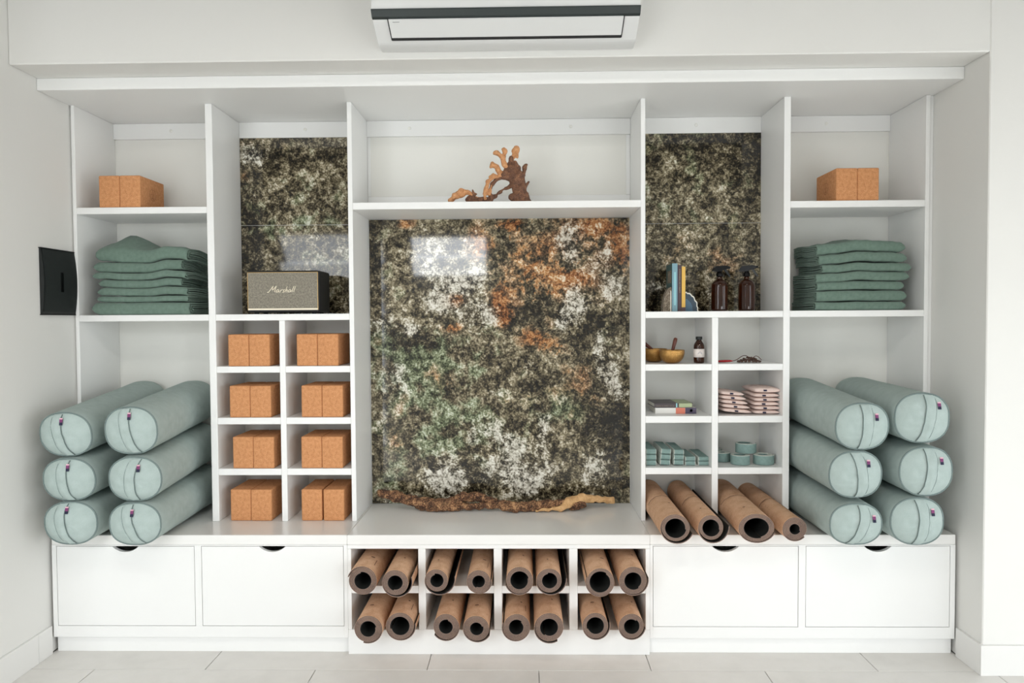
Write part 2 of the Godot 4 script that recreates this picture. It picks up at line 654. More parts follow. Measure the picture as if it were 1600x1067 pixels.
	var glow := mat("lamp_glow", rgb(245, 245, 240), 0.5)
	glow.emission_enabled = true
	glow.emission = Color(1.0, 0.985, 0.96)
	glow.emission_energy_multiplier = 3.0
	var glass := mat("pane", Color(1, 1, 1, 0.06), 0.02)
	glass.transparency = BaseMaterial3D.TRANSPARENCY_ALPHA

# ---------------------------------------------------------------- light and camera
# light of the sky coming down through a glazed opening, as a ladder of tilted strips just inside the panes
func daylight(called: String, centre: Vector3, size: Vector2, facing: Vector3, energy: float, strips: int) -> void:
	var tilt := deg_to_rad(42)
	for k in strips:
		var l := AreaLight3D.new()
		l.name = called if k == 0 else "%s_%03d" % [called, k]
		l.area_size = Vector2(size.x, size.y / strips / cos(tilt))
		l.area_normalize_energy = false
		l.light_energy = energy
		l.light_color = Color(0.965, 0.985, 1.0)
		l.shadow_enabled = true
		l.area_range = 30.0
		add_child(l)
		var at := centre + facing * (size.y / strips * 0.5 * tan(tilt)) + Vector3.UP * (size.y * ((k + 0.5) / strips - 0.5))
		l.look_at_from_position(at, at + facing * cos(tilt) + Vector3.DOWN * sin(tilt), Vector3.UP)

func _ready() -> void:
	var cam := Camera3D.new()
	cam.name = "camera"
	add_child(cam)
	cam.position = Vector3(0, 1.4985, 3.33)
	cam.rotation_degrees = Vector3(-1.7338, 1.0753, -0.3608)
	cam.fov = 51.75
	cam.near = 0.05
	cam.current = true
	var we := WorldEnvironment.new()
	we.name = "environment"
	var env := Environment.new()
	env.background_mode = Environment.BG_SKY
	var sky := Sky.new()
	var sm := ProceduralSkyMaterial.new()
	sm.sky_top_color = Color(0.80, 0.86, 0.93)
	sm.sky_horizon_color = Color(0.93, 0.95, 0.97)
	sm.ground_bottom_color = Color(0.30, 0.31, 0.27)
	sm.ground_horizon_color = Color(0.36, 0.37, 0.33)
	sm.energy_multiplier = 3.0
	sky.sky_material = sm
	env.sky = sky
	env.tonemap_mode = Environment.TONE_MAPPER_LINEAR
	env.tonemap_exposure = 0.245
	env.sdfgi_enabled = true
	env.ssao_enabled = true
	env.ssil_enabled = true
	we.environment = env
	add_child(we)
	# daylight of the windows behind the camera and of the glazed doors on the right
	daylight("daylight_terrace_door", Vector3(-2.1625, 1.265, Z_WINDOW - 0.02), Vector2(1.12, 2.38), Vector3(0, 0, -1), 6.8, 8)
	daylight("daylight_small_window", Vector3(-0.8525, 2.22, Z_WINDOW - 0.02), Vector2(0.83, 0.41), Vector3(0, 0, -1), 15.0, 2)
	daylight("daylight_low_window", Vector3(1.98, 0.80, Z_WINDOW - 0.02), Vector2(1.34, 1.36), Vector3(0, 0, -1), 7.0, 5)
	daylight("daylight_back_doors", Vector3(4.15, 1.13, Z_WINDOW - 0.02), Vector2(2.18, 2.12), Vector3(0, 0, -1), 2.0, 8)
	daylight("daylight_garden_doors", Vector3(6.18, 1.25, 2.4), Vector2(2.4, 2.2), Vector3(-1, 0, 0), 6.0, 8)
	make_materials()
	build_room()
	ceiling_lamp("flush white ceiling light over the left half of the floor", -0.85)
	ceiling_lamp("flush white ceiling light over the right half of the floor", 0.65)
	build_cabinets()
	build_shelving()
	build_panels()
	build_bolsters()
	build_mats()
	build_blankets()
	build_blocks()
	build_appliances()
	build_wood()
	build_shelf_things()

# ---------------------------------------------------------------- the room
func build_room() -> void:
	# floor: slab with large tiles laid in half bond
	var fl := struct_part("floor", bx(-4.6, 6.2, -0.12, -0.010, -0.5, Z_WINDOW), M.grout)
	var cache := {}
	for row in 9:
		var z0 := -0.12 + 0.48 * row
		var z1 := minf(z0 + 0.48, Z_WINDOW)
		var first := -0.43 - 0.96 * 5 - (0.48 if row % 2 == 1 else 0.0)
		for k in 13:
			var x0 := maxf(first + 0.96 * k, X_LEFT if z1 < 1.4 else -4.6)
			var x1 := minf(first + 0.96 * (k + 1), X_RIGHT if z1 < 0.5 else 6.2)
			if x1 - x0 < 0.03:
				continue
			var size := Vector3(snappedf(x1 - x0, 0.001) - 0.003, 0.010, z1 - z0 - 0.003)
			part("tile", sized(size, 0.001), M.tile, fl, Vector3((x0 + x1) / 2, -0.010, (z0 + z1) / 2))
	struct_part("wall_left", bx(-4.6, X_LEFT, 0.0, Y_CEIL, -0.5, 1.32, 0.004), M.wall)
	struct_part("wall_right", bx(X_RIGHT, 6.2, 0.0, Y_CEIL, -0.5, Z_PIER, 0.004), M.wall)
	struct_part("wall_back", bx(X_LEFT, X_RIGHT, 0.0, 2.583, -0.5, -0.36), M.wall)
	struct_part("wall_above", bx(X_LEFT, X_RIGHT, 2.583, Y_CEIL, -0.5, Z_PIER, 0.004), M.wall)
	struct_part("ceiling", bx(-4.75, 6.35, Y_CEIL, Y_CEIL + 0.12, -0.5, Z_WINDOW + 0.15), M.ceiling)
	# wall behind the camera: a terrace door, a small window, a pair of glazed doors
	var w0 := Z_WINDOW
	var w1 := Z_WINDOW + 0.15
	struct_part("wall_window", joined([
		[-4.75, 6.35, -0.12, 0.06, w0, w1], [-4.75, 6.35, 2.47, Y_CEIL, w0, w1], [-4.75, -2.73, 0.06, 2.47, w0, w1], [-1.595, -1.28, 0.06, 2.47, w0, w1],
		[-1.28, -0.425, 0.06, 2.005, w0, w1], [-1.28, -0.425, 2.435, 2.47, w0, w1], [-0.425, 1.3, 0.06, 2.47, w0, w1], [1.3, 2.66, 0.06, 0.11, w0, w1], [1.3, 2.66, 1.49, 2.47, w0, w1], [2.66, 3.05, 0.06, 2.47, w0, w1], [3.05, 5.25, 2.2, 2.47, w0, w1], [5.25, 6.35, 0.06, 2.47, w0, w1]], 0.0005), M.wall)
	window_on_z("door_2", -2.73, -1.595, 0.06, 2.47, [-2.16], [2.24])
	window_on_z("window_1", -1.28, -0.425, 2.005, 2.435, [], [2.24])
	window_on_z("window_2", 1.3, 2.66, 0.11, 1.49, [1.98], [])
	window_on_z("door_3", 3.05, 5.25, 0.06, 2.2, [4.15], [])
	# side walls, with the garden doors on the right
	var e0 := 6.2
	var e1 := 6.35
	struct_part("wall_side", joined([[e0, e1, -0.12, Y_CEIL, -0.5, 1.15], [e0, e1, -0.12, Y_CEIL, 3.65, w0], [e0, e1, 2.4, Y_CEIL, 1.15, 3.65], [e0, e1, -0.12, 0.1, 1.15, 3.65]], 0.0005), M.wall)
	struct_part("wall_far", bx(-4.75, -4.6, -0.12, Y_CEIL, -0.5, w0), M.wall)
	var f0 := e0 + 0.04
	var f1 := e0 + 0.10
	var d := struct_part("door_1", joined([[f0, f1, 0.1, 2.4, 1.15, 1.22], [f0, f1, 0.1, 2.4, 3.58, 3.65], [f0, f1, 0.1, 0.17, 1.22, 3.58], [f0, f1, 2.33, 2.4, 1.22, 3.58], [f0, f1, 0.17, 2.33, 2.36, 2.44]]), M.window_frame)
	part("pane", bx(f0 + 0.025, f0 + 0.031, 0.17, 2.33, 1.22, 2.36, 0.0005), M.pane, d)
	part("pane", bx(f0 + 0.025, f0 + 0.031, 0.17, 2.33, 2.44, 3.58, 0.0005), M.pane, d)
	# skirting
	struct_part("baseboard_left", joined([[X_LEFT, X_LEFT + 0.012, 0.0, 0.128, 0.222, 0.312], [X_LEFT, X_LEFT + 0.012, 0.0, 0.128, 0.3135, 1.32]], 0.001), M.skirting)
	struct_part("baseboard_right", bx(X_RIGHT - 0.012, X_RIGHT, 0.0, 0.128, 0.222, Z_PIER, 0.001), M.skirting)
	struct_part("baseboard_pier", bx(X_RIGHT - 0.012, 6.2, 0.0, 0.128, Z_PIER + 0.0005, Z_PIER + 0.0125, 0.001), M.skirting)

func ceiling_lamp(label: String, x: float) -> void:
	var t := thing("ceiling_light", label, "lamp", Vector3(x, Y_CEIL - 0.031, 2.4), "flush ceiling lights")
	part("frame", joined([[-0.32, -0.3, 0.0, 0.030, -0.32, 0.32], [0.3, 0.32, 0.0, 0.030, -0.32, 0.32], [-0.3, 0.3, 0.0, 0.030, -0.32, -0.3], [-0.3, 0.3, 0.0, 0.030, 0.3, 0.32]], 0.002), M.appliance, t)
	part("lamp_diffuser", bx(-0.2995, 0.2995, 0.008, 0.014, -0.2995, 0.2995, 0.001), M.lamp_glow, t)
	var l := AreaLight3D.new()
	l.name = "lamp_light"
	l.area_size = Vector2(0.58, 0.58)
	l.area_normalize_energy = false
	l.light_energy = 17.0
	l.light_color = Color(1.0, 0.985, 0.96)
	l.shadow_enabled = true
	l.area_range = 30.0
	t.add_child(l)
	l.position = Vector3(0, 0.003, 0)
	l.rotation.x = -PI / 2

func window_on_z(called: String, x0: float, x1: float, y0: float, y1: float, bars_x: Array, bars_y: Array) -> void:
	var z0 := Z_WINDOW + 0.03
	var z1 := Z_WINDOW + 0.08
	var w := 0.045
	var list := [[x0, x0 + w, y0, y1, z0, z1], [x1 - w, x1, y0, y1, z0, z1], [x0 + w, x1 - w, y0, y0 + w, z0, z1], [x0 + w, x1 - w, y1 - w, y1, z0, z1]]
	for b in bars_x:
		list.append([b - 0.02, b + 0.02, y0 + w, y1 - w, z0, z1])
	for b in bars_y:
		list.append([x0 + w, x1 - w, b - 0.02, b + 0.02, z0, z1])
	var f := struct_part(called, joined(list), M.window_frame)
	part("pane", bx(x0 + w, x1 - w, y0 + w, y1 - w, z0 + 0.02, z0 + 0.026, 0.0005), M.pane, f)

# ---------------------------------------------------------------- base cabinets
func door_shape(x0: float, x1: float, y0: float, y1: float) -> PackedVector2Array:
	var c := (x0 + x1) / 2
	var p := PackedVector2Array([Vector2(x0, y0), Vector2(x1, y0), Vector2(x1, y1)])
	var r := 0.084      # half-moon finger pull: chord 0.12, depth 0.026
	var half := 0.060
	for i in 13:
		var x := half - 2 * half * i / 12.0
		p.append(Vector2(c + x, y1 + sqrt(r * r - half * half) - sqrt(r * r - x * x)))
	p.append(Vector2(x0, y1))
	return p

func base_cabinet(label: String, x0: float, x1: float, doors: Array) -> void:
	var t := thing("base_cabinet", label, "cabinet", Vector3((x0 + x1) / 2, 0, 0), "low white cabinets under the worktop")
	var o := -t.position
	var zf := Z_BASE
	part("worktop", bx(x0, x1, 0.4965, Y_WORK, Z_BACK, zf, 0.002), M.worktop, t, o)
	part("side_panel", bx(x0, x0 + 0.018, 0.075, 0.496, Z_BACK, zf - 0.0225), M.paint, t, o)
	part("side_panel", bx(x1 - 0.018, x1, 0.075, 0.496, Z_BACK, zf - 0.0225), M.paint, t, o)
	part("bottom_panel", bx(x0 + 0.0185, x1 - 0.0185, 0.075, 0.093, Z_BACK, zf - 0.0225), M.paint, t, o)
	part("back_panel", bx(x0 + 0.0185, x1 - 0.0185, 0.0935, 0.496, Z_BACK, Z_BACK + 0.012), M.paint, t, o)
	part("plinth", bx(x0 + 0.002, x1 - 0.001, 0.0, 0.0745, zf - 0.05, zf - 0.022), M.paint, t, o)
	var dl: float = doors[0][0]
	var dr: float = doors[1][1]
	var m0: float = doors[0][1]
	var m1: float = doors[1][0]
	var g := 0.0022
	var y0 := 0.1285
	var y1 := 0.4888
	part("face_frame", joined([[x0, dl - g, 0.075, 0.496, zf - 0.022, zf], [dr + g, x1, 0.075, 0.496, zf - 0.022, zf], [m0 + g, m1 - g, y0 - g, y1 + g, zf - 0.022, zf],
		[dl - g, dr + g, 0.075, y0 - g, zf - 0.022, zf], [dl - g, dr + g, y1 + g, 0.496, zf - 0.022, zf]], 0.0006), M.paint, t, o)
	for d in doors:
		part("door", extrude(door_shape(d[0], d[1], y0, y1), zf - 0.020, zf - 0.0012), M.paint, t, o)

func build_cabinets() -> void:
	base_cabinet("low white cabinet with two inset doors at the left wall", -2.146, -0.8035, [[-2.1233, -1.4972], [-1.4623, -0.8225]])
	base_cabinet("low white cabinet with two inset doors at the right wall", 0.5495, 1.8937, [[0.5645, 1.2042], [1.2398, 1.8693]])
	var x0 := -0.8030
	var x1 := 0.5490
	var t := thing("mat_rack", "low white open rack with eight cubbyholes full of rolled mats", "rack", Vector3((x0 + x1) / 2, 0, 0))
	var o := -t.position
	var zf := Z_BASE + 0.001
	part("worktop", bx(x0, x1, 0.4965, Y_WORK, Z_BACK, zf, 0.002), M.worktop, t, o)
	part("base_panel", bx(x0, x1, 0.0, 0.1127, Z_BACK, zf), M.paint, t, o)
	part("back_panel", bx(x0, x1, 0.1132, 0.496, Z_BACK, Z_BACK + 0.01), M.paint, t, o)
	part("top_panel", bx(x0, x1, 0.4786, 0.496, Z_BACK + 0.0105, zf), M.paint, t, o)
	var ops := [[-0.7862, -0.4845], [-0.4514, -0.1462], [-0.1098, 0.1904], [0.2275, 0.5301]]
	part("side_panel", bx(x0, ops[0][0], 0.1132, 0.4781, Z_BACK + 0.0105, zf), M.paint, t, o)
	part("side_panel", bx(ops[3][1], x1, 0.1132, 0.4781, Z_BACK + 0.0105, zf), M.paint, t, o)
	for k in 3:
		part("divider", bx(ops[k][1], ops[k + 1][0], 0.1132, 0.4781, Z_BACK + 0.0105, zf), M.paint, t, o)
	for k in 4:
		part("shelf", bx(ops[k][0] + 0.0003, ops[k][1] - 0.0003, 0.2771, 0.3109, Z_BACK + 0.0105, zf - 0.0005), M.paint, t, o)

# ---------------------------------------------------------------- shelving above
func upright(t: Node3D, called: String, x0: float, x1: float) -> void:
	part(called, bx(x0, x1, Y_WORK + 0.0005, Y_TOP - 0.0005, Z_BACK, 0.0), M.paint, t, -t.position)

func shelf(t: Node3D, called: String, x0: float, x1: float, y0: float, y1: float, z1 := -0.0006) -> void:
	part(called, bx(x0 + 0.0003, x1 - 0.0003, y0, y1, Z_BACK, z1), M.paint, t, -t.position)

func backing(t: Node3D, x0: float, x1: float, y0: float, y1: float) -> void:
	part("back_board", bx(x0, x1, y0, y1, Z_BACK - 0.012, Z_BACK - 0.0003), M.backboard, t, -t.position)

func rail(t: Node3D, x0: float, x1: float, caps: Array) -> void:
	var r := part("top_rail", bx(x0 + 0.0005, x1 - 0.0005, 2.449, Y_TOP - 0.0006, Z_BACK, Z_BACK + 0.016), M.paint, t, -t.position)
	for c in caps:
		var o := part("screw_cap", lathe([Vector2(0, 0.0025), Vector2(0.006, 0.0022), Vector2(0.0085, 0.0008), Vector2(0.0085, 0)].map(func(p): return Vector2(p.x, p.y)), 16), M.backboard, r, Vector3(c, 2.49, Z_BACK + 0.016))
		o.rotation.x = PI / 2

func cubbies(t: Node3D, x0: float, m0: float, m1: float, x1: float) -> void:
	part("cubby_divider", bx(m0, m1, Y_WORK + 0.0005, 1.5042, Z_BACK, -0.0003), M.paint, t, -t.position)
	for y in [[1.2554, 1.2861], [1.0082, 1.0403], [0.7634, 0.7948]]:
		shelf(t, "cubby_shelf", x0, m0, y[0], y[1])
		shelf(t, "cubby_shelf", m1, x1, y[0], y[1])

func build_shelving() -> void:
	var t := thing("shelving_unit", "tall white shelving with cork block cubbyholes at the left wall", "shelving", Vector3(-1.48, Y_WORK, -0.167), "white shelving above the worktop")
	part("scribe_strip", bx(-2.1595, -2.1495, Y_WORK + 0.0005, Y_TOP - 0.0005, Z_BACK, -0.012), M.paint, t, -t.position)
	upright(t, "side_panel", -2.149, -2.1336)
	upright(t, "divider", -1.508, -1.475)
	upright(t, "side_panel", -0.834, -0.812)
	shelf(t, "shelf", -2.1336, -1.508, 2.0156, 2.0467)
	shelf(t, "shelf", -2.1336, -1.508, 1.5044, 1.5347)
	shelf(t, "shelf", -1.475, -0.834, 1.5044, 1.5347)
	cubbies(t, -1.475, -1.171, -1.1434, -0.834)
	backing(t, -2.149, -1.49, Y_WORK + 0.0005, Y_TOP - 0.0005)
	backing(t, -1.4895, -0.823, Y_WORK + 0.0005, Y_TOP - 0.0005)
	rail(t, -2.1336, -1.508, [-1.83])
	rail(t, -1.475, -0.834, [-1.13])
	t = thing("shelving_unit", "tall white shelving with cubbyholes of small things at the right wall", "shelving", Vector3(1.23, Y_WORK, -0.167), "white shelving above the worktop")
	part("scribe_strip", bx(1.8855, 1.9065, Y_WORK + 0.0005, Y_TOP - 0.0005, Z_BACK, -0.012), M.paint, t, -t.position)
	upright(t, "side_panel", 1.8656, 1.885)
	upright(t, "divider", 1.212, 1.243)
	upright(t, "side_panel", 0.546, 0.567)
	shelf(t, "shelf", 1.243, 1.8656, 2.0156, 2.0467)
	shelf(t, "shelf", 1.243, 1.8656, 1.5044, 1.5347)
	shelf(t, "shelf", 0.567, 1.212, 1.5044, 1.5347)
	cubbies(t, 0.567, 0.8794, 0.909, 1.212)
	backing(t, 1.228, 1.885, Y_WORK + 0.0005, Y_TOP - 0.0005)
	backing(t, 0.557, 1.2275, Y_WORK + 0.0005, Y_TOP - 0.0005)
	rail(t, 1.243, 1.8656, [1.54])
	rail(t, 0.567, 1.212, [0.88])
	# the bay in the middle
	t = thing("display_shelf", "white shelf with recessed back panel above the large rock print", "shelf", Vector3(-0.133, 2.025, -0.167))
	shelf(t, "shelf_board", -0.812, 0.546, 2.025, 2.058, 0.002)
	backing(t, -0.8225, 0.5565, Y_WORK + 0.0005, Y_TOP - 0.0005)
	rail(t, -0.812, 0.546, [-0.59, 0.24])
	part("bottom_batten", bx(-0.8115, 0.5455, 2.0585, 2.142, Z_BACK, Z_BACK + 0.004), M.paint, t, -t.position)
	part("side_batten", bx(-0.8115, -0.796, 2.1425, 2.4485, Z_BACK, Z_BACK + 0.004), M.paint, t, -t.position)
	part("side_batten", bx(0.525, 0.5455, 2.1425, 2.4485, Z_BACK, Z_BACK + 0.004), M.paint, t, -t.position)
	var top := part("top_board", bx(-2.159, 1.906, Y_TOP, 2.5825, Z_BACK, Z_BASE, 0.002), M.paint, self)
	tag(top, "long white board closing the shelving under the wall above", "board")

# ---------------------------------------------------------------- rock prints
func print_slab(x0: float, x1: float, y0: float, y1: float, full: Rect2) -> ArrayMesh:
	var st := start()
	var z0 := Z_BACK + 0.0085
	var z1 := Z_BACK + 0.012
	var at := func(x: float, y: float, z: float) -> void:
		st.set_uv(Vector2((x - full.position.x) / full.size.x, 1.0 - (y - full.position.y) / full.size.y))
		st.add_vertex(Vector3(x, y, z))
	for q in [[[x0, y0, z1], [x1, y0, z1], [x1, y1, z1], [x0, y1, z1]], [[x0, y0, z0], [x0, y0, z1], [x0, y1, z1], [x0, y1, z0]], [[x1, y0, z1], [x1, y0, z0], [x1, y1, z0], [x1, y1, z1]],
			[[x0, y1, z1], [x1, y1, z1], [x1, y1, z0], [x0, y1, z0]], [[x0, y0, z0], [x1, y0, z0], [x1, y0, z1], [x0, y0, z1]]]:
		for k in [0, 2, 1, 0, 3, 2]:
			at.call(q[k][0], q[k][1], q[k][2])
	return finish(st)

func rock_panel(label: String, x0: float, x1: float, y0: float, y1: float, joint: float, tex: Texture2D) -> void:
	var t := thing("rock_print_panel", label, "panel", Vector3((x0 + x1) / 2, y0, Z_BACK), "glossy panels printed with lichen-covered rock")
	var o := -t.position
	var m := StandardMaterial3D.new()
	m.albedo_texture = tex
	m.roughness = 0.05
	m.texture_repeat = false
	part("backing_board", bx(x0, x1, y0, y1, Z_BACK, Z_BACK + 0.008, 0.0005), M.paint, t, o)
	var full := Rect2(x0, y0, x1 - x0, y1 - y0)
	if joint > 0:
		part("printed_sheet", print_slab(x0, x1, y0, joint - 0.001, full), m, t, o)
		part("printed_sheet", print_slab(x0, x1, joint + 0.001, y1, full), m, t, o)
	else:
		part("printed_sheet", print_slab(x0 + 0.004, x1 - 0.004, y0 + 0.001, y1 - 0.002, full), m, t, o)

func build_panels() -> void:
	# spots: kind 0 pale lichen, 1 rust, 2 green, 3 dark
	var big := [
		[0, 0.77, 0.10, 0.06, 0.09, 1.0], [0, 0.795, 0.30, 0.05, 0.06, 1.1], [0, 0.277, 0.285, 0.09, 0.08, 0.85], [0, 0.445, 0.33, 0.09, 0.05, 0.85], [0, 0.74, 0.36, 0.03, 0.05, 0.9],
		[0, 0.05, 0.36, 0.07, 0.05, 0.8], [0, 0.16, 0.39, 0.04, 0.025, 0.9], [0, 0.90, 0.15, 0.06, 0.13, 0.62], [0, 0.297, 0.913, 0.10, 0.08, 1.25], [0, 0.52, 0.885, 0.09, 0.06, 0.95],
		[0, 0.60, 0.945, 0.06, 0.05, 1.0], [0, 0.667, 0.735, 0.04, 0.09, 0.9], [0, 0.485, 0.747, 0.07, 0.06, 0.75], [0, 0.855, 0.88, 0.08, 0.09, 0.66], [0, 0.39, 0.76, 0.025, 0.05, 0.8],
		[0, 0.905, 0.525, 0.05, 0.07, 0.8], [0, 0.68, 0.88, 0.08, 0.06, 0.5], [0, 0.095, 0.53, 0.06, 0.05, 0.7], [0, 0.88, 0.44, 0.025, 0.07, 0.6], [0, 0.30, 0.10, 0.16, 0.06, 0.7],
		[0, 0.22, 0.17, 0.06, 0.05, 0.6], [0, 0.10, 0.60, 0.05, 0.05, 0.5], [0, 0.48, 0.60, 0.06, 0.05, 0.5], [0, 0.96, 0.60, 0.06, 0.06, 0.6],
		[1, 0.62, 0.10, 0.25, 0.14, 0.62], [1, 0.90, 0.05, 0.14, 0.07, 0.66], [1, 0.72, 0.24, 0.20, 0.10, 0.62], [1, 0.33, 0.285, 0.05, 0.03, 1.15], [1, 0.50, 0.29, 0.035, 0.05, 1.15], [1, 0.52, 0.35, 0.03, 0.03, 1.1],
		[1, 0.32, 0.38, 0.05, 0.025, 1.0], [1, 0.63, 0.41, 0.07, 0.035, 1.0], [1, 0.30, 0.57, 0.09, 0.05, 0.62], [1, 0.74, 0.56, 0.12, 0.10, 0.42], [1, 0.14, 0.015, 0.04, 0.02, 1.0], [1, 0.97, 0.12, 0.04, 0.08, 0.8],
		[1, 0.42, 0.10, 0.06, 0.05, 0.6], [1, 0.10, 0.75, 0.06, 0.12, 0.5], [1, 0.78, 0.21, 0.06, 0.02, 0.95], [1, 0.55, 0.02, 0.05, 0.02, 0.9], [1, 0.87, 0.03, 0.05, 0.02, 1.0], [1, 0.55, 0.66, 0.12, 0.08, 0.38], [1, 0.88, 0.62, 0.08, 0.08, 0.32], [1, 0.70, 0.45, 0.10, 0.03, 0.45],
		[0, 0.06, 0.72, 0.05, 0.07, 0.55], [0, 0.60, 0.20, 0.05, 0.03, 0.5], [0, 0.42, 0.20, 0.05, 0.04, 0.6], [0, 0.36, 0.22, 0.06, 0.05, 0.7], [0, 0.60, 0.50, 0.05, 0.03, 0.5], [0, 0.75, 0.63, 0.03, 0.03, 0.6], [0, 0.95, 0.24, 0.05, 0.05, 0.6], [0, 0.56, 0.80, 0.05, 0.05, 0.7],
		[2, 0.25, 0.55, 0.28, 0.14, 0.8], [2, 0.30, 0.72, 0.22, 0.10, 0.7], [2, 0.15, 0.45, 0.12, 0.06, 0.6], [2, 0.72, 0.66, 0.12, 0.07, 0.7], [2, 0.12, 0.88, 0.10, 0.10, 0.6],
		[3, 0.93, 0.74, 0.09, 0.10, 1.0], [3, 0.62, 0.33, 0.10, 0.05, 0.7], [3, 0.02, 0.10, 0.04, 0.16, 0.7], [3, 0.88, 0.38, 0.10, 0.05, 0.8], [3, 0.80, 0.97, 0.12, 0.03, 0.6], [3, 0.62, 0.57, 0.05, 0.08, 0.5], [3, 0.83, 0.57, 0.03, 0.12, 0.6],
		[3, 0.93, 0.92, 0.05, 0.10, 0.4], [3, 0.43, 0.92, 0.03, 0.04, 0.7], [3, 0.20, 0.42, 0.2, 0.03, 0.5]]
	rock_panel("large glossy rock print with pale and rust lichen in the middle bay", -0.8105, 0.5445, Y_WORK + 0.001, 2.0245, -1.0, rock(832, 912, 5, big, 136.0))
	var left := [[0, 0.10, 0.09, 0.14, 0.06, 1.0], [0, 0.75, 0.62, 0.30, 0.10, 0.55], [0, 0.45, 0.30, 0.3, 0.06, 0.35], [2, 0.5, 0.5, 0.4, 0.12, 0.5], [3, 0.08, 0.55, 0.12, 0.4, 0.7], [3, 0.35, 0.08, 0.12, 0.06, 0.7], [3, 0.8, 0.1, 0.3, 0.05, 0.4], [1, 0.12, 0.03, 0.2, 0.05, 0.5], [1, 0.05, 0.2, 0.06, 0.04, 0.6]]
	rock_panel("olive rock print behind the grey fronted loudspeaker", -1.4745, -0.8345, 1.5352, 2.4485, 1.999, rock(432, 616, 17, left, 134.0))
	var right := [[0, 0.35, 0.55, 0.4, 0.2, 0.28], [0, 0.2, 0.86, 0.15, 0.06, 0.5], [0, 0.55, 0.9, 0.12, 0.05, 0.45], [2, 0.3, 0.4, 0.3, 0.2, 0.4], [3, 0.9, 0.15, 0.15, 0.12, 0.7], [3, 0.5, 0.06, 0.5, 0.06, 0.6], [3, 0.15, 0.9, 0.2, 0.1, 0.5], [1, 0.3, 0.6, 0.35, 0.2, 0.32], [1, 0.75, 0.72, 0.2, 0.1, 0.4]]
	rock_panel("olive brown rock print behind the amber spray bottles", 0.5675, 1.2115, 1.5352, 2.4485, 1.990, rock(432, 616, 29, right, 128.0))

# ---------------------------------------------------------------- bolsters
func superellipse(w: float, rx: float, ry: float) -> Vector2:
	var c := cos(w)
	var s := sin(w)
	return Vector2(rx * signf(c) * pow(absf(c), 0.86), ry * signf(s) * pow(absf(s), 0.86))

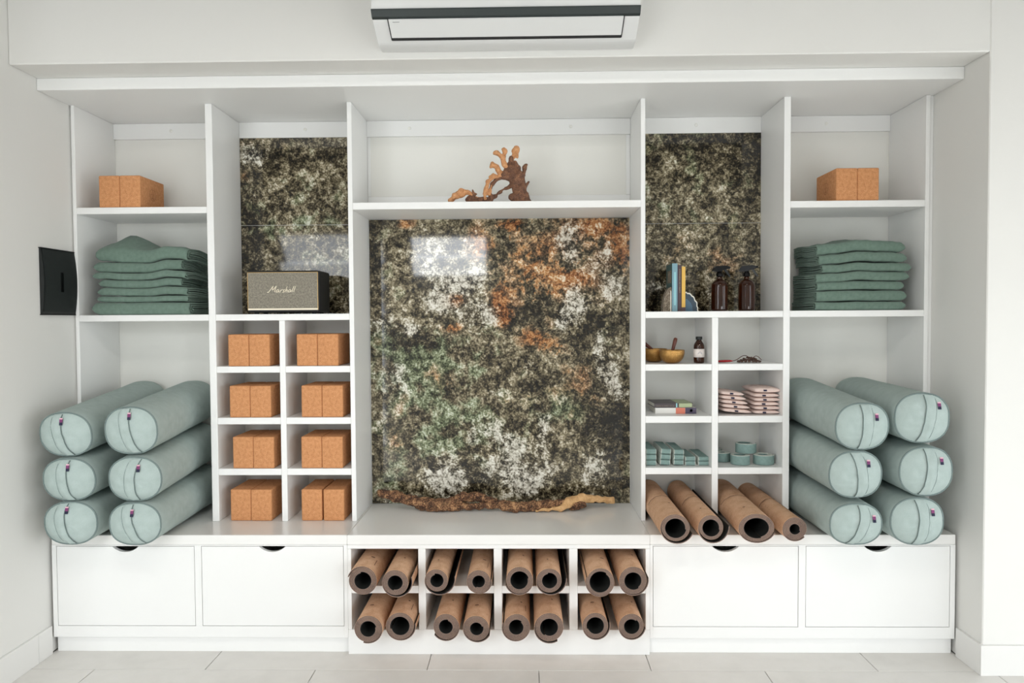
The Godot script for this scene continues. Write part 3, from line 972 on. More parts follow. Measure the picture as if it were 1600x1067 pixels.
# seam: offsets of the end seam at top, middle and bottom, as shares of the radius; side: where the handle flap lies
func bolster(label: String, front: Vector3, rear: Vector3, rx: float, ry: float, seam: Array, side: float, tag_at: Vector2, nseed: int) -> void:
	var n := (front - rear).normalized()
	var ax := Vector3.UP.cross(n).normalized()
	var t := thing("bolster", label, "bolster", Vector3.ZERO, "sage green yoga bolsters")
	t.transform = Transform3D(Basis(ax, n.cross(ax), n), front)
	var L := (front - rear).length()
	var noise := FastNoiseLite.new()
	noise.seed = nseed
	noise.frequency = 5.0
	var seg := 44
	var rings := []
	var zs := [[-L - 0.022, 0.02], [-L - 0.020, 0.5], [-L - 0.012, 0.84], [-L, 0.975], [-L + 0.02, 1.0]]
	for i in 9:
		zs.append([lerpf(-L + 0.07, -0.06, i / 8.0), 1.0])
	zs.append_array([[-0.025, 1.005], [-0.008, 0.992], [0.0, 0.97]])
	for z in zs:
		var ring := []
		var back: float = clampf(-z[0] / L, 0, 1)
		for k in seg:
			var w := TAU * k / seg
			var p: Vector2 = superellipse(w, lerpf(rx, 0.110, back), lerpf(ry, 0.1085, back)) * z[1]
			p *= 1.0 + 0.022 * noise.get_noise_3d(p.x, p.y, z[0] * 0.5)
			ring.append(Vector3(p.x, p.y, z[0]))
		rings.append(ring)
	var st := start(true)
	for i in rings.size() - 1:
		for k in seg:
			var k1 := (k + 1) % seg
			quad(st, rings[i][k], rings[i][k1], rings[i + 1][k1], rings[i + 1][k])
	part("cover", finish(st), M.linen, t)
	# domed end
	var rim: Array = rings[-1]
	var dome := func(p: Vector2) -> float:
		var q := (p.x / rx) * (p.x / rx) + (p.y / ry) * (p.y / ry)
		return 0.030 * (1.0 - minf(q * q, 1.06)) + 0.004 * noise.get_noise_2d(p.x * 4.0, p.y * 4.0)
	st = start(true)
	var last: Array = rim
	for i in range(7, -1, -1):
		var share := i / 8.0
		var ring := []
		for k in seg:
			var p := Vector2(rim[k].x, rim[k].y) * share
			ring.append(Vector3(p.x, p.y, dome.call(p)))
		for k in seg:
			var k1 := (k + 1) % seg
			if i > 0:
				quad(st, last[k], last[k1], ring[k1], ring[k])
			else:
				tri(st, last[k], last[k1], ring[0])
		last = ring
	part("end_panel", finish(st), M.linen, t)
	part("piping", tube(rim.map(func(p): return p * Vector3(1.004, 1.004, 1) + Vector3(0, 0, 0.001)), [0.0034], 8, true), M.linen_seam, t)
	# seam and handle flap on the end
	var sx := func(v: float) -> float:   # v from 1 at the top to -1
		return rx * (seam[1] + (seam[0] - seam[2]) / 2 * v + ((seam[0] + seam[2]) / 2 - seam[1]) * v * v)
	var pts := []
	for i in 15:
		var v := lerpf(0.93, -0.93, i / 14.0)
		var x: float = sx.call(v)
		var y := ry * v * sqrt(maxf(0.0, 1.0 - pow(x / rx, 2) * 0.45))
		pts.append(Vector3(x, y, dome.call(Vector2(x, y)) + 0.0048))
	part("seam", tube(pts, [0.0016], 6), M.linen_seam, t)
	st = start(true)
	var grid := []
	for i in 15:
		var row := []
		for j in 6:
			var u := j / 5.0
			var p := Vector2(pts[i].x + side * rx * 0.40 * u, pts[i].y)
			var lim := sqrt(maxf(0.05, 1.0 - pow(p.y / ry, 2))) * rx * 0.95
			p.x = clampf(p.x, -lim, lim)
			var lift := 0.0060 * pow(sin(PI * clampf(u, 0.0, 1.0)), 0.35) + 0.0022 * sin(u * 17.0 + i * 0.22)
			row.append(Vector3(p.x, p.y, dome.call(p) + maxf(lift if j > 0 and j < 5 else (0.004 if j == 0 else -0.001), -0.001)))
		grid.append(row)
	for i in 14:
		for j in 5:
			if side > 0:
				quad(st, grid[i][j], grid[i + 1][j], grid[i + 1][j + 1], grid[i][j + 1])
			else:
				quad(st, grid[i][j], grid[i][j + 1], grid[i + 1][j + 1], grid[i + 1][j])
	part("handle_flap", finish(st), M.linen, t)
	part("flap_seam", tube(grid.slice(1, 14).map(func(row): return row[5] + Vector3(0, 0, 0.0014)), [0.0006], 6), M.linen_seam, t)
	# sewn label in three colours
	var tp := Vector2(tag_at.x * rx, tag_at.y * ry)
	var tz: float = dome.call(tp) + 0.0065
	var tg := part("sewn_label", bx(-0.0065, 0.0065, -0.006, 0.007, -0.0012, 0.0012, 0.0004), M.tag_plum, t, Vector3(tp.x, tp.y, tz))
	tg.rotation.x = -0.25
	part("label_end", bx(-0.0065, 0.0065, -0.018, -0.0062, -0.0012, 0.0012, 0.0004), M.tag_navy, tg)
	part("label_top", bx(-0.0065, 0.0065, 0.0072, 0.0125, -0.0012, 0.0012, 0.0004), M.tag_rose, tg)

func build_bolsters() -> void:
	var zf := 0.365
	var zr := -0.300
	var cap := 0.104
	var cr := 0.109
	# columns of three: x at the front and back from bottom to top, end heights
	var cols := [
		["against the left wall", [-1.955, -1.958, -1.968], [-1.990, -1.985, -1.981], [0.640, 0.828, 1.022], [[0.0, -0.07, 0.28], [0.15, 0.06, 0.28], [0.0, 0.05, 0.35]], -1.0, [Vector2(0.0, 0.70), Vector2(0.12, 0.66), Vector2(0.03, 0.68)]],
		["beside the cork block cubbyholes", [-1.676, -1.672, -1.685], [-1.700, -1.715, -1.722], [0.636, 0.830, 1.038], [[0.0, 0.06, 0.45], [0.33, 0.09, 0.20], [0.07, 0.10, 0.40]], -1.0, [Vector2(0.02, 0.62), Vector2(0.26, 0.58), Vector2(0.08, 0.68)]],
		["beside the rolled mats", [1.386, 1.383, 1.408], [1.372, 1.372, 1.405], [0.632, 0.843, 1.045], [[0.0, -0.03, -0.43], [-0.27, -0.05, -0.07], [-0.15, -0.09, -0.20]], 1.0, [Vector2(0.55, 0.38), Vector2(0.34, 0.55), Vector2(0.41, 0.47)]],
		["against the right wall", [1.641, 1.675, 1.656], [1.640, 1.665, 1.690], [0.644, 0.855, 1.079], [[-0.18, -0.07, -0.24], [-0.18, -0.12, -0.34], [0.0, -0.02, -0.27]], 1.0, [Vector2(0.43, 0.48), Vector2(0.42, 0.50), Vector2(0.50, 0.55)]]]
	var where := ["bottom", "middle", "top"]
	var n := 0
	for c in cols:
		for k in 3:
			n += 1
			var fy: float = c[3][k]
			var half: float = [minf(fy - Y_WORK - 0.002, (c[3][1] - c[3][0]) / 2), (c[3][1] - c[3][0]) / 2, (c[3][2] - c[3][1]) / 2][k]
			if k == 1:
				half = minf(half, (c[3][2] - c[3][1]) / 2)
			bolster("sage green cylindrical bolster, %s of the stack of three %s" % [where[k], c[0]], Vector3(c[1][k], fy, zf), Vector3(c[2][k], Y_WORK + 0.1115 + 0.2190 * k, zr),
				0.1125, minf(half, 0.106) - 0.0005, c[4][k], c[5], c[6][k], 200 + n)

# ---------------------------------------------------------------- rolled mats
# a strip wound up round the z axis: [cork mesh, rubber mesh, lowest y]
func wound(r_hole: float, r_out: float, length: float, pitch: float, flap: float, end_at: float, dir: float, nseed: int, squash := 1.0, share := 0.13) -> Array:
	var turns := (r_out - r_hole) / pitch
	var t := pitch * 0.74
	var n := int(turns * 34)
	var rng := RandomNumberGenerator.new()
	rng.seed = nseed
	var ph := rng.randf() * TAU
	var loose := TAU * 0.62
	var outer := []
	var inner := []
	var seam := []
	var total := turns * TAU
	var low := 1e9
	for i in n + 1:
		var s := float(i) / n
		var ang := end_at - dir * total * (1.0 - s)
		var r := lerpf(r_hole + t / 2, r_out - t / 2, s)
		var late := clampf((s * total - (total - loose)) / loose, 0.0, 1.0)
		r += flap * late * late * (1.6 - 0.6 * late)
		r *= 1.0 + 0.018 * sin(2.0 * ang + ph) * s
		var d := Vector2(cos(ang) * squash, sin(ang))
		outer.append(d * (r + t / 2))
		inner.append(d * (r - t / 2))
		seam.append(d * (r + t / 2 - t * share))
		low = minf(low, (d * (r + t / 2)).y)
	var tools := [start(true), start(true), start(true)]   # outside layer, inside layer, cut ends
	for layer in 2:
		var st: SurfaceTool = tools[layer]
		var cut: SurfaceTool = tools[2] if layer == 1 else st
		var a: Array = outer if layer == 0 else seam
		var b: Array = seam if layer == 0 else inner
		for i in n:
			var P := [a[i], a[i + 1], b[i + 1], b[i]]
			var f := P.map(func(p): return Vector3(p.x, p.y, 0.0))
			var g := P.map(func(p): return Vector3(p.x, p.y, -length))
			cut.set_smooth_group(1)
			away(cut, Vector3(0, 0, -1), [f[0], f[1], f[2], f[3]])
			st.set_smooth_group(1)
			away(st, Vector3(0, 0, 1), [g[0], g[1], g[2], g[3]])
			st.set_smooth_group(2)
			away(st, (f[2] + f[3] + g[2] + g[3]) / 4, [f[0], g[0], g[1], f[1]])
			st.set_smooth_group(3)
			away(st, (f[0] + f[1] + g[0] + g[1]) / 4, [f[3], f[2], g[2], g[3]])
		st.set_smooth_group(-1)
		for e in [0, n]:
			var near: Vector2 = a[e - 1 if e else 1]
			away(st, Vector3(near.x, near.y, -length / 2), [Vector3(a[e].x, a[e].y, 0), Vector3(b[e].x, b[e].y, 0), Vector3(b[e].x, b[e].y, -length), Vector3(a[e].x, a[e].y, -length)])
	var meshes := tools.map(func(st): return finish(st))
	return meshes + [low]

func yoga_mat(label: String, x: float, z: float, support: float, r_out: float, r_hole: float, flap: float, end_at: float, dir: float, nseed: int, group: String, marks: Array, squash := 1.0, yaw := 0.0) -> void:
	var w := wound(r_hole, r_out, 0.655, 0.0058, flap, end_at, dir, nseed, squash)
	var t := thing("yoga_mat", label, "yoga mat", Vector3(x, support - w[3] + 0.0006, z), group)
	t.rotation.y = yaw
	part("cork_layer", w[0], M.mat_cork, t)
	part("rubber_layer", w[1], M.rubber, t)
	part("cut_edge", w[2], M.rubber_edge, t)
	for m in marks:   # printed marks: [angle, z from the end, angular width, length]
		var st := start(true)
		var R := r_out + 0.0006
		var k := 6
		for i in k:
			for j in 4:
				var q := []
				for c in [[0, 0], [1, 0], [1, 1], [0, 1]]:
					var u: float = (i + c[0]) / float(k)
					var v: float = (j + c[1]) / 4.0
					var ang: float = m[0] + m[2] * (u - 0.5)
					q.append(Vector3(cos(ang) * R * squash * 1.02, sin(ang) * R * 1.02, -m[1] - m[3] * v))
				away(st, Vector3(0, 0, q[0].z), q)
		part("printed_mark", finish(st), M.print_dark, t)

func build_mats() -> void:
	var n := 300
	var g := "rolled cork mats in the low rack"
	var up := deg_to_rad(80)
	# x, z, outer radius, hole radius, flap, angle at which the outer end lies (degrees), direction
	var top := [
		[-0.712, 0.319, 0.0640, 0.034, 0.002, 165, 1], [-0.563, 0.350, 0.0600, 0.029, 0.015, 20, 1], [-0.389, 0.325, 0.0535, 0.026, 0.030, 14, 1], [-0.207, 0.310, 0.0550, 0.024, 0.001, 10, 1],
		[-0.031, 0.324, 0.0620, 0.036, 0.003, 200, -1], [0.098, 0.324, 0.0575, 0.030, 0.018, 8, 1], [0.315, 0.342, 0.0635, 0.042, 0.001, 160, -1], [0.458, 0.329, 0.0640, 0.034, 0.004, 10, 1]]
	var low := [
		[-0.682, 0.357, 0.0620, 0.031, 0.002, 250, -1], [-0.549, 0.328, 0.0640, 0.038, 0.004, 10, 1], [-0.349, 0.332, 0.0595, 0.027, 0.004, 215, -1], [-0.217, 0.344, 0.0590, 0.025, 0.005, 330, 1],
		[-0.045, 0.334, 0.0620, 0.029, 0.002, 160, -1], [0.096, 0.353, 0.0650, 0.035, 0.006, 300, 1], [0.297, 0.318, 0.0600, 0.034, 0.006, 15, 1], [0.452, 0.317, 0.0580, 0.030, 0.005, 350, 1]]
	var side := ["left", "right"]
	var hole := ["first", "second", "third", "fourth"]
	for row in 2:
		var list: Array = top if row == 0 else low
		for k in 8:
			n += 1
			var m: Array = list[k]
			var marks := [[up + 0.25 * sin(n * 2.1), 0.10 + 0.02 * (n % 3), 0.26 if k % 3 == 0 else 0.12, 0.008]]
			if n % 3 == 1:
				marks.append([up - 0.5, 0.05, 0.04, 0.06])
			yoga_mat("rolled cork yoga mat on the %s in the %s cubbyhole of the %s rack row" % [side[k % 2], hole[k / 2], "upper" if row == 0 else "lower"],
				m[0], m[1], 0.3109 if row == 0 else 0.1127, m[2], m[3], m[4], deg_to_rad(m[5]), m[6], n, g, marks)
	g = "rolled cork mats lying on the worktop"
	var ring := [deg_to_rad(90), 0.30, 2.6, 0.0045]
	yoga_mat("rolled cork mat on the worktop, nearest to the middle bay", 0.635, 0.345, Y_WORK, 0.0620, 0.0390, 0.013, deg_to_rad(-20), 1, 321, g, [ring, [1.45, 0.17, 0.12, 0.008]], 1.05)
	yoga_mat("rolled cork mat on the worktop with a dark loose flap", 0.788, 0.337, Y_WORK, 0.0570, 0.0335, 0.024, deg_to_rad(5), 1, 322, g, [ring, [1.9, 0.10, 0.12, 0.008]])
	yoga_mat("widest rolled cork mat on the worktop, with a large opening", 0.983, 0.333, Y_WORK, 0.0640, 0.0400, 0.003, deg_to_rad(340), 1, 323, g, [ring, [1.9, 0.10, 0.12, 0.008]], 1.24, -0.035)
	yoga_mat("thin tightly rolled cork mat on the worktop beside the bolsters", 1.153, 0.311, Y_WORK, 0.0540, 0.0195, 0.002, deg_to_rad(320), 1, 324, g, [ring, [1.35, 0.10, 0.06, 0.09], [1.35, 0.40, 0.06, 0.09]])

# ---------------------------------------------------------------- blankets
# nested folds seen at one end; front edge at z = 0, standing on y = 0, from x = 0 to w
func blanket(label: String, at: Vector3, w: float, h: float, depth: float, open_right: bool, nseed: int, group: String, hump: Array, high: float) -> void:
	var t := thing("folded_blanket", label, "blanket", at, group)
	var noise := FastNoiseLite.new()
	noise.seed = nseed
	noise.frequency = 4.0
	var shared := FastNoiseLite.new()   # the sag that all blankets of a stack follow
	shared.seed = 640 if open_right else 642
	shared.frequency = 2.6
	var plies := maxi(2, int(round(h / 2 / 0.0085)))
	var pitch := h / 2.0 / plies
	var nx := 22
	for k in plies:
		var th := pitch * 0.80
		var r_out := h / 2 - k * pitch
		var r_in := maxf(r_out - th, 0.0008)
		var set_back := -0.010 * k - (h / 2)
		var loop := []
		for side in 2:
			var r := r_out if side == 0 else r_in
			var p := []
			for i in 5:
				p.append(Vector2(lerpf(-depth, set_back, i / 5.0), r))
			for i in 9:
				var a := PI / 2 - PI * i / 8.0
				p.append(Vector2(set_back + cos(a) * r * 0.75, sin(a) * r))
			for i in 5:
				p.append(Vector2(lerpf(set_back, -depth, (i + 1) / 5.0), -r))
			loop.append(p)
		var np: int = loop[0].size()
		var place := func(p: Vector2, i: int, j: int) -> Vector3:
			var s := float(i) / nx
			s = s if (s > 0.5) == open_right else (1.0 - cos(s * PI)) / 2.0 if s < 0.5 else 1.0 - (1.0 - cos((1.0 - s) * PI)) / 2.0
			var x := s * w
			var edge := 0.006 * noise.get_noise_2d(p.y * 30.0 + k * 3.0, nseed * 0.1 + (0.0 if s < 0.5 else 9.0))
			x += edge * (1.0 - s if s < 0.5 else s)
			var close := 1.0
			var soft := minf(s, 1.0 - s) * w
			var is_open := (s > 0.5) == open_right
			if soft < 0.024 and not is_open:
				close = 0.25 + 0.75 * sqrt(maxf(0.0, 1.0 - pow(1.0 - soft / 0.024, 2)))
			var y := h / 2 + p.y * close + 0.0035 * noise.get_noise_2d(x * 1.3, p.x * 0.6 + 5.0) * (1.0 if absf(p.y) < h else 0.0)
			y += 0.030 * high * shared.get_noise_2d(at.x + x, p.x * 0.7)
			if not hump.is_empty():
				var sx: float = hump[1] if x < hump[0] else hump[2]
				var e := pow((x - hump[0]) / sx, 2) + pow((p.x + hump[3]) / hump[4], 2)
				y += hump[5] * exp(-e) * clampf((p.y + h / 2) / h, 0.0, 1.0)
			return Vector3(x, y, p.x + 0.010 * noise.get_noise_2d(x * 1.1, 20.0))
		var st := start(true)
		for i in nx:
			for j in np - 1:
				st.set_smooth_group(1)
				quad(st, place.call(loop[0][j], i, j), place.call(loop[0][j + 1], i, j), place.call(loop[0][j + 1], i + 1, j), place.call(loop[0][j], i + 1, j))
				st.set_smooth_group(2)
				quad(st, place.call(loop[1][j], i + 1, j), place.call(loop[1][j + 1], i + 1, j), place.call(loop[1][j + 1], i, j), place.call(loop[1][j], i, j))
		st.set_smooth_group(-1)
		for e in [0, nx]:
			for j in np - 1:
				var q := [place.call(loop[0][j], e, j), place.call(loop[0][j + 1], e, j), place.call(loop[1][j + 1], e, j), place.call(loop[1][j], e, j)]
				away(st, q[0] + Vector3(1.0 if e == 0 else -1.0, 0, 0), q)
		part("fold", finish(st), M.wool, t)

func build_blankets() -> void:
	var order := ["top", "second from the top", "third from the top", "fourth from the top", "fifth from the top", "sixth from the top", "bottom"]
	# heights and ends from the bottom up
	var hl := [0.062, 0.031, 0.040, 0.040, 0.034, 0.050, 0.060]
	var l0 := [-2.066, -2.050, -2.045, -2.042, -2.066, -2.062, -2.054]
	var l1 := [-1.600, -1.612, -1.614, -1.644, -1.618, -1.638, -1.612]
	var y := 1.5352
	for k in 7:
		var hump := [] if k < 6 else [0.13, 0.12, 0.11, 0.15, 0.10, 0.075]
		blanket("folded sage green wool blanket, %s of the stack by the left wall" % order[6 - k], Vector3(l0[k], y, [0.012, -0.004, -0.002, -0.006, 0.0, -0.003, -0.002][k]), l1[k] - l0[k], hl[k] - 0.0028, 0.295, true, 400 + k, "folded wool blankets on the left shelf", hump, k / 6.0)
		y += hl[k]
	var hr := [0.043, 0.051, 0.042, 0.043, 0.041, 0.047, 0.053]
	var r0 := [1.366, 1.372, 1.374, 1.369, 1.398, 1.383, 1.374]
	var r1 := [1.786, 1.789, 1.778, 1.798, 1.808, 1.789, 1.783]
	y = 1.5352
	for k in 7:
		var hump := [] if k < 6 else [0.18, 0.06, 0.08, 0.2, 0.08, 0.018]
		blanket("folded sage green wool blanket, %s of the stack by the right wall" % order[6 - k], Vector3(r0[k], y, [-0.004, -0.002, -0.005, 0.0, -0.004, -0.003, -0.006][k]), r1[k] - r0[k], hr[k] - 0.0028, 0.295, false, 420 + k, "folded wool blankets on the right shelf", hump, k / 6.0)
		y += hr[k]

# ---------------------------------------------------------------- cork blocks
func emblem(parent: Node, at: Vector3, face: float) -> void:   # printed ring with a small lotus on a side face
	var st := start()
	var ring := func(r0: float, r1: float, cy: float, cz: float, sq: float) -> void:
		for i in 28:
			var q := []
			for c in [[0, r0], [0, r1], [1, r1], [1, r0]]:
				var a: float = TAU * (i + c[0]) / 28.0
				q.append(Vector3(0, cy + sin(a) * c[1], cz + cos(a) * c[1] * sq))
			away(st, Vector3(-face, 0, 0), q)
	ring.call(0.0265, 0.0280, 0.0, 0.0, 1.0)
	ring.call(0.0165, 0.0180, -0.001, 0.0, 0.42)
	ring.call(0.0110, 0.0122, -0.007, 0.007, 0.7)
	ring.call(0.0110, 0.0122, -0.007, -0.007, 0.7)
	ring.call(0.0, 0.0022, 0.021, 0.0, 1.0)
	part("printed_emblem", finish(st), M.cork_print, parent, at)

func build_blocks() -> void:
	var mesh := round_box(Vector3(0.0995, 0.152, 0.225), 0.006, 3)
	var rows := [[1.2861, -1.421, -1.0920, "top"], [1.0403, -1.419, -1.0730, "second"], [0.7948, -1.408, -1.0775, "third"], [Y_WORK, -1.4235, -1.0800, "bottom"]]
	var n := 0
	for r in rows:
		for c in 2:
			for s in 2:
				n += 1
				var gap := 0.006 if r[3] == "bottom" and c == 1 and s == 1 else 0.0
				var o := part("yoga_block", mesh, M.cork, self, Vector3(r[1 + c] + 0.0505 + 0.1005 * s + gap - 0.0505 * 0.0, r[0] + 0.0765, -0.118 + 0.002 * sin(n * 3.3)))
				o.rotation.y = (PI if n % 2 == 0 else 0.0)
				tag(o, "cork yoga block, %s of the pair in the %s cubbyhole of the %s column" % ["left" if s == 0 else "right", r[3], "left" if c == 0 else "right"], "yoga block", "cork yoga blocks in the cubbyholes")
	for e in [[-1.979, "left", 1.0], [-1.879, "right", 1.0], [1.5070, "left", -1.0], [1.6070, "right", -1.0]]:
		var o := part("yoga_block", mesh, M.cork, self, Vector3(e[0], 2.0467 + 0.0765, -0.121))
		tag(o, "cork yoga block, %s one of the pair on the highest shelf by the %s wall" % [e[1], "left" if e[2] > 0 else "right"], "yoga block", "cork yoga blocks on the highest shelves")
		if (e[1] == "right") == (e[2] > 0):
			emblem(o, Vector3((0.04975 + 0.0004) * e[2], 0.0, 0.0), e[2])

# ---------------------------------------------------------------- loudspeakers and air conditioner
func build_appliances() -> void:
	# loudspeaker with woven front
	var t := thing("loudspeaker", "black box loudspeaker with grey woven front and white script lettering", "speaker", Vector3(-1.160, 1.5352, -0.122))
	var b := part("cabinet", round_box(Vector3(0.350, 0.200, 0.186), 0.010, 4), M.leatherette, t, Vector3(0, 0.108, 0))
	part("grille", bx(-0.168, 0.168, 0.028, 0.198, 0.090, 0.0955, 0.001), M.grille_cloth, t)
	part("trim_strip", bx(-0.168, 0.168, 0.0185, 0.0275, 0.090, 0.097, 0.001), M.cream, t)
	part("grille_edging", joined([[-0.1695, -0.168, 0.0185, 0.1995, 0.090, 0.0962], [0.168, 0.1695, 0.0185, 0.1995, 0.090, 0.0962], [-0.168, 0.168, 0.198, 0.1995, 0.090, 0.0962]], 0.0003), M.gold, t)
	for x in [-0.14, 0.14]:
		for z in [-0.06, 0.06]:
			part("foot", lathe([Vector2(0.0, 0.0), Vector2(0.012, 0.0), Vector2(0.012, 0.009), Vector2(0.0, 0.009)], 14), M.black_plastic, t, Vector3(x, 0.0005, z))
	var strokes := [
		[[-0.20, 0.10], [-0.10, -0.06], [0.06, 0.20], [0.34, 1.0]], [[0.34, 1.0], [0.40, 0.15], [0.78, 1.02]], [[0.78, 1.02], [0.80, 0.10], [0.92, 0.06]],
		[[1.34, 0.36], [1.20, 0.46], [1.04, 0.34], [1.02, 0.12], [1.14, 0.0], [1.30, 0.14], [1.36, 0.44], [1.36, 0.08], [1.46, 0.04]],
		[[1.58, 0.0], [1.60, 0.42], [1.66, 0.32], [1.80, 0.46], [1.88, 0.38]], [[2.16, 0.40], [2.02, 0.44], [1.98, 0.30], [2.12, 0.18], [2.08, 0.02], [1.92, 0.04]],
		[[2.28, 0.0], [2.32, 0.96]], [[2.29, 0.20], [2.44, 0.44], [2.54, 0.36], [2.52, 0.06], [2.60, 0.02]],
		[[3.02, 0.36], [2.88, 0.46], [2.72, 0.34], [2.70, 0.12], [2.82, 0.0], [2.98, 0.14], [3.04, 0.44], [3.04, 0.08], [3.12, 0.04]],
		[[3.26, 0.98], [3.20, 0.10], [3.32, 0.04]], [[3.50, 1.0], [3.44, 0.10], [3.58, 0.06]]]
	var st := start(true)
	for s in strokes:
		var pts := []
		for p in soften(s.map(func(q): return Vector2(q[0], q[1])), 2):
			pts.append(Vector3((p.x + p.y * 0.32 - 1.85) * 0.0345, p.y * 0.031 + 0.103, 0.0966))
		add_tube(st, pts, [0.0017], 6)
	part("script_lettering", finish(st), M.cream, t, Vector3(-0.004, 0, 0))

	# flat loudspeaker on the left wall, its front bowed from top to bottom
	t = thing("wall_speaker", "black flat loudspeaker with bowed front mounted on the left wall", "speaker", Vector3(X_LEFT + 0.0005, 1.6855, 0.112))
	var bow := func(y: float) -> float:
		return 0.007 + 0.013 * (1.0 - pow(y / 0.150, 2))
	var shell2 := PackedVector2Array([Vector2(0, -0.147), Vector2(0, 0.147)])
	var cloth2 := PackedVector2Array()
	for i in 15:
		var y := lerpf(0.147, -0.147, i / 14.0)
		shell2.append(Vector2(bow.call(y), y))
	for i in 15:
		var y := lerpf(0.1455, -0.136, i / 14.0)
		cloth2.append(Vector2(bow.call(y) + 0.0028, y))
	for i in 15:
		var y := lerpf(-0.136, 0.1455, i / 14.0)
		cloth2.append(Vector2(bow.call(y) + 0.0003, y))
	part("housing", extrude(shell2, -0.118, 0.118), M.black_plastic, t)
	part("grille", extrude(cloth2, -0.113, 0.111), M.speaker_mesh, t)
	part("end_lip", bx(0.0, 0.013, 0.1472, 0.1508, -0.119, 0.123, 0.001), M.black_gloss, t)
	part("end_lip", bx(0.0, 0.013, -0.1508, -0.1472, -0.119, 0.123, 0.001), M.black_gloss, t)
	part("centre_badge", bx(0.0222, 0.0236, -0.045, 0.045, -0.012, 0.008, 0.0005), M.black_gloss, t)

	# air conditioner above the alcove
	t = thing("air_conditioner", "white split air conditioner with dark stripe on the wall above", "air conditioner", Vector3(-0.068, 2.60, Z_PIER + 0.001))
	var x0 := -0.514
	var x1 := 0.514
	var shell := PackedVector2Array(soften([Vector2(0.0, 0.012), Vector2(0.03, 0.004), Vector2(0.09, 0.004), Vector2(0.125, 0.022), Vector2(0.205, 0.062), Vector2(0.222, 0.085), Vector2(0.224, 0.16), Vector2(0.215, 0.28), Vector2(0.19, 0.30), Vector2(0.0, 0.30)], 2))
	part("housing", extrude(shell, x0, x1, true), M.appliance, t)
	part("dark_stripe", extrude(PackedVector2Array([Vector2(0.200, 0.0615), Vector2(0.2135, 0.0665), Vector2(0.2285, 0.086), Vector2(0.2285, 0.0905), Vector2(0.2, 0.0905)]), x0 - 0.001, x1 + 0.001, true), M.appliance_dark, t)
	var lv := part("louver", extrude(PackedVector2Array([Vector2(0.127, 0.0195), Vector2(0.132, 0.0175), Vector2(0.2055, 0.0555), Vector2(0.2045, 0.061), Vector2(0.14, 0.034)]), x0 + 0.062, x1 - 0.062, true), M.appliance, t)
	part("slot", extrude(PackedVector2Array([Vector2(0.1165, 0.0125), Vector2(0.1275, 0.0165), Vector2(0.1275, 0.024), Vector2(0.118, 0.020)]), x0 + 0.060, x1 - 0.060, true), M.gap, t)
	for x in [x0 + 0.0575, x1 - 0.0600]:
		part("slot", extrude(PackedVector2Array([Vector2(0.118, 0.0135), Vector2(0.2065, 0.0575), Vector2(0.2045, 0.063), Vector2(0.14, 0.034)]), x, x + 0.0025, true), M.gap, t)
	var mk := part("small_print", bx(-0.013, 0.013, -0.0007, 0.0007, -0.0005, 0.0005, 0.0002), M.appliance_dark, lv, Vector3(x0 + 0.09, 0.0515, 0.1985))
	mk.rotation.x = deg_to_rad(27)

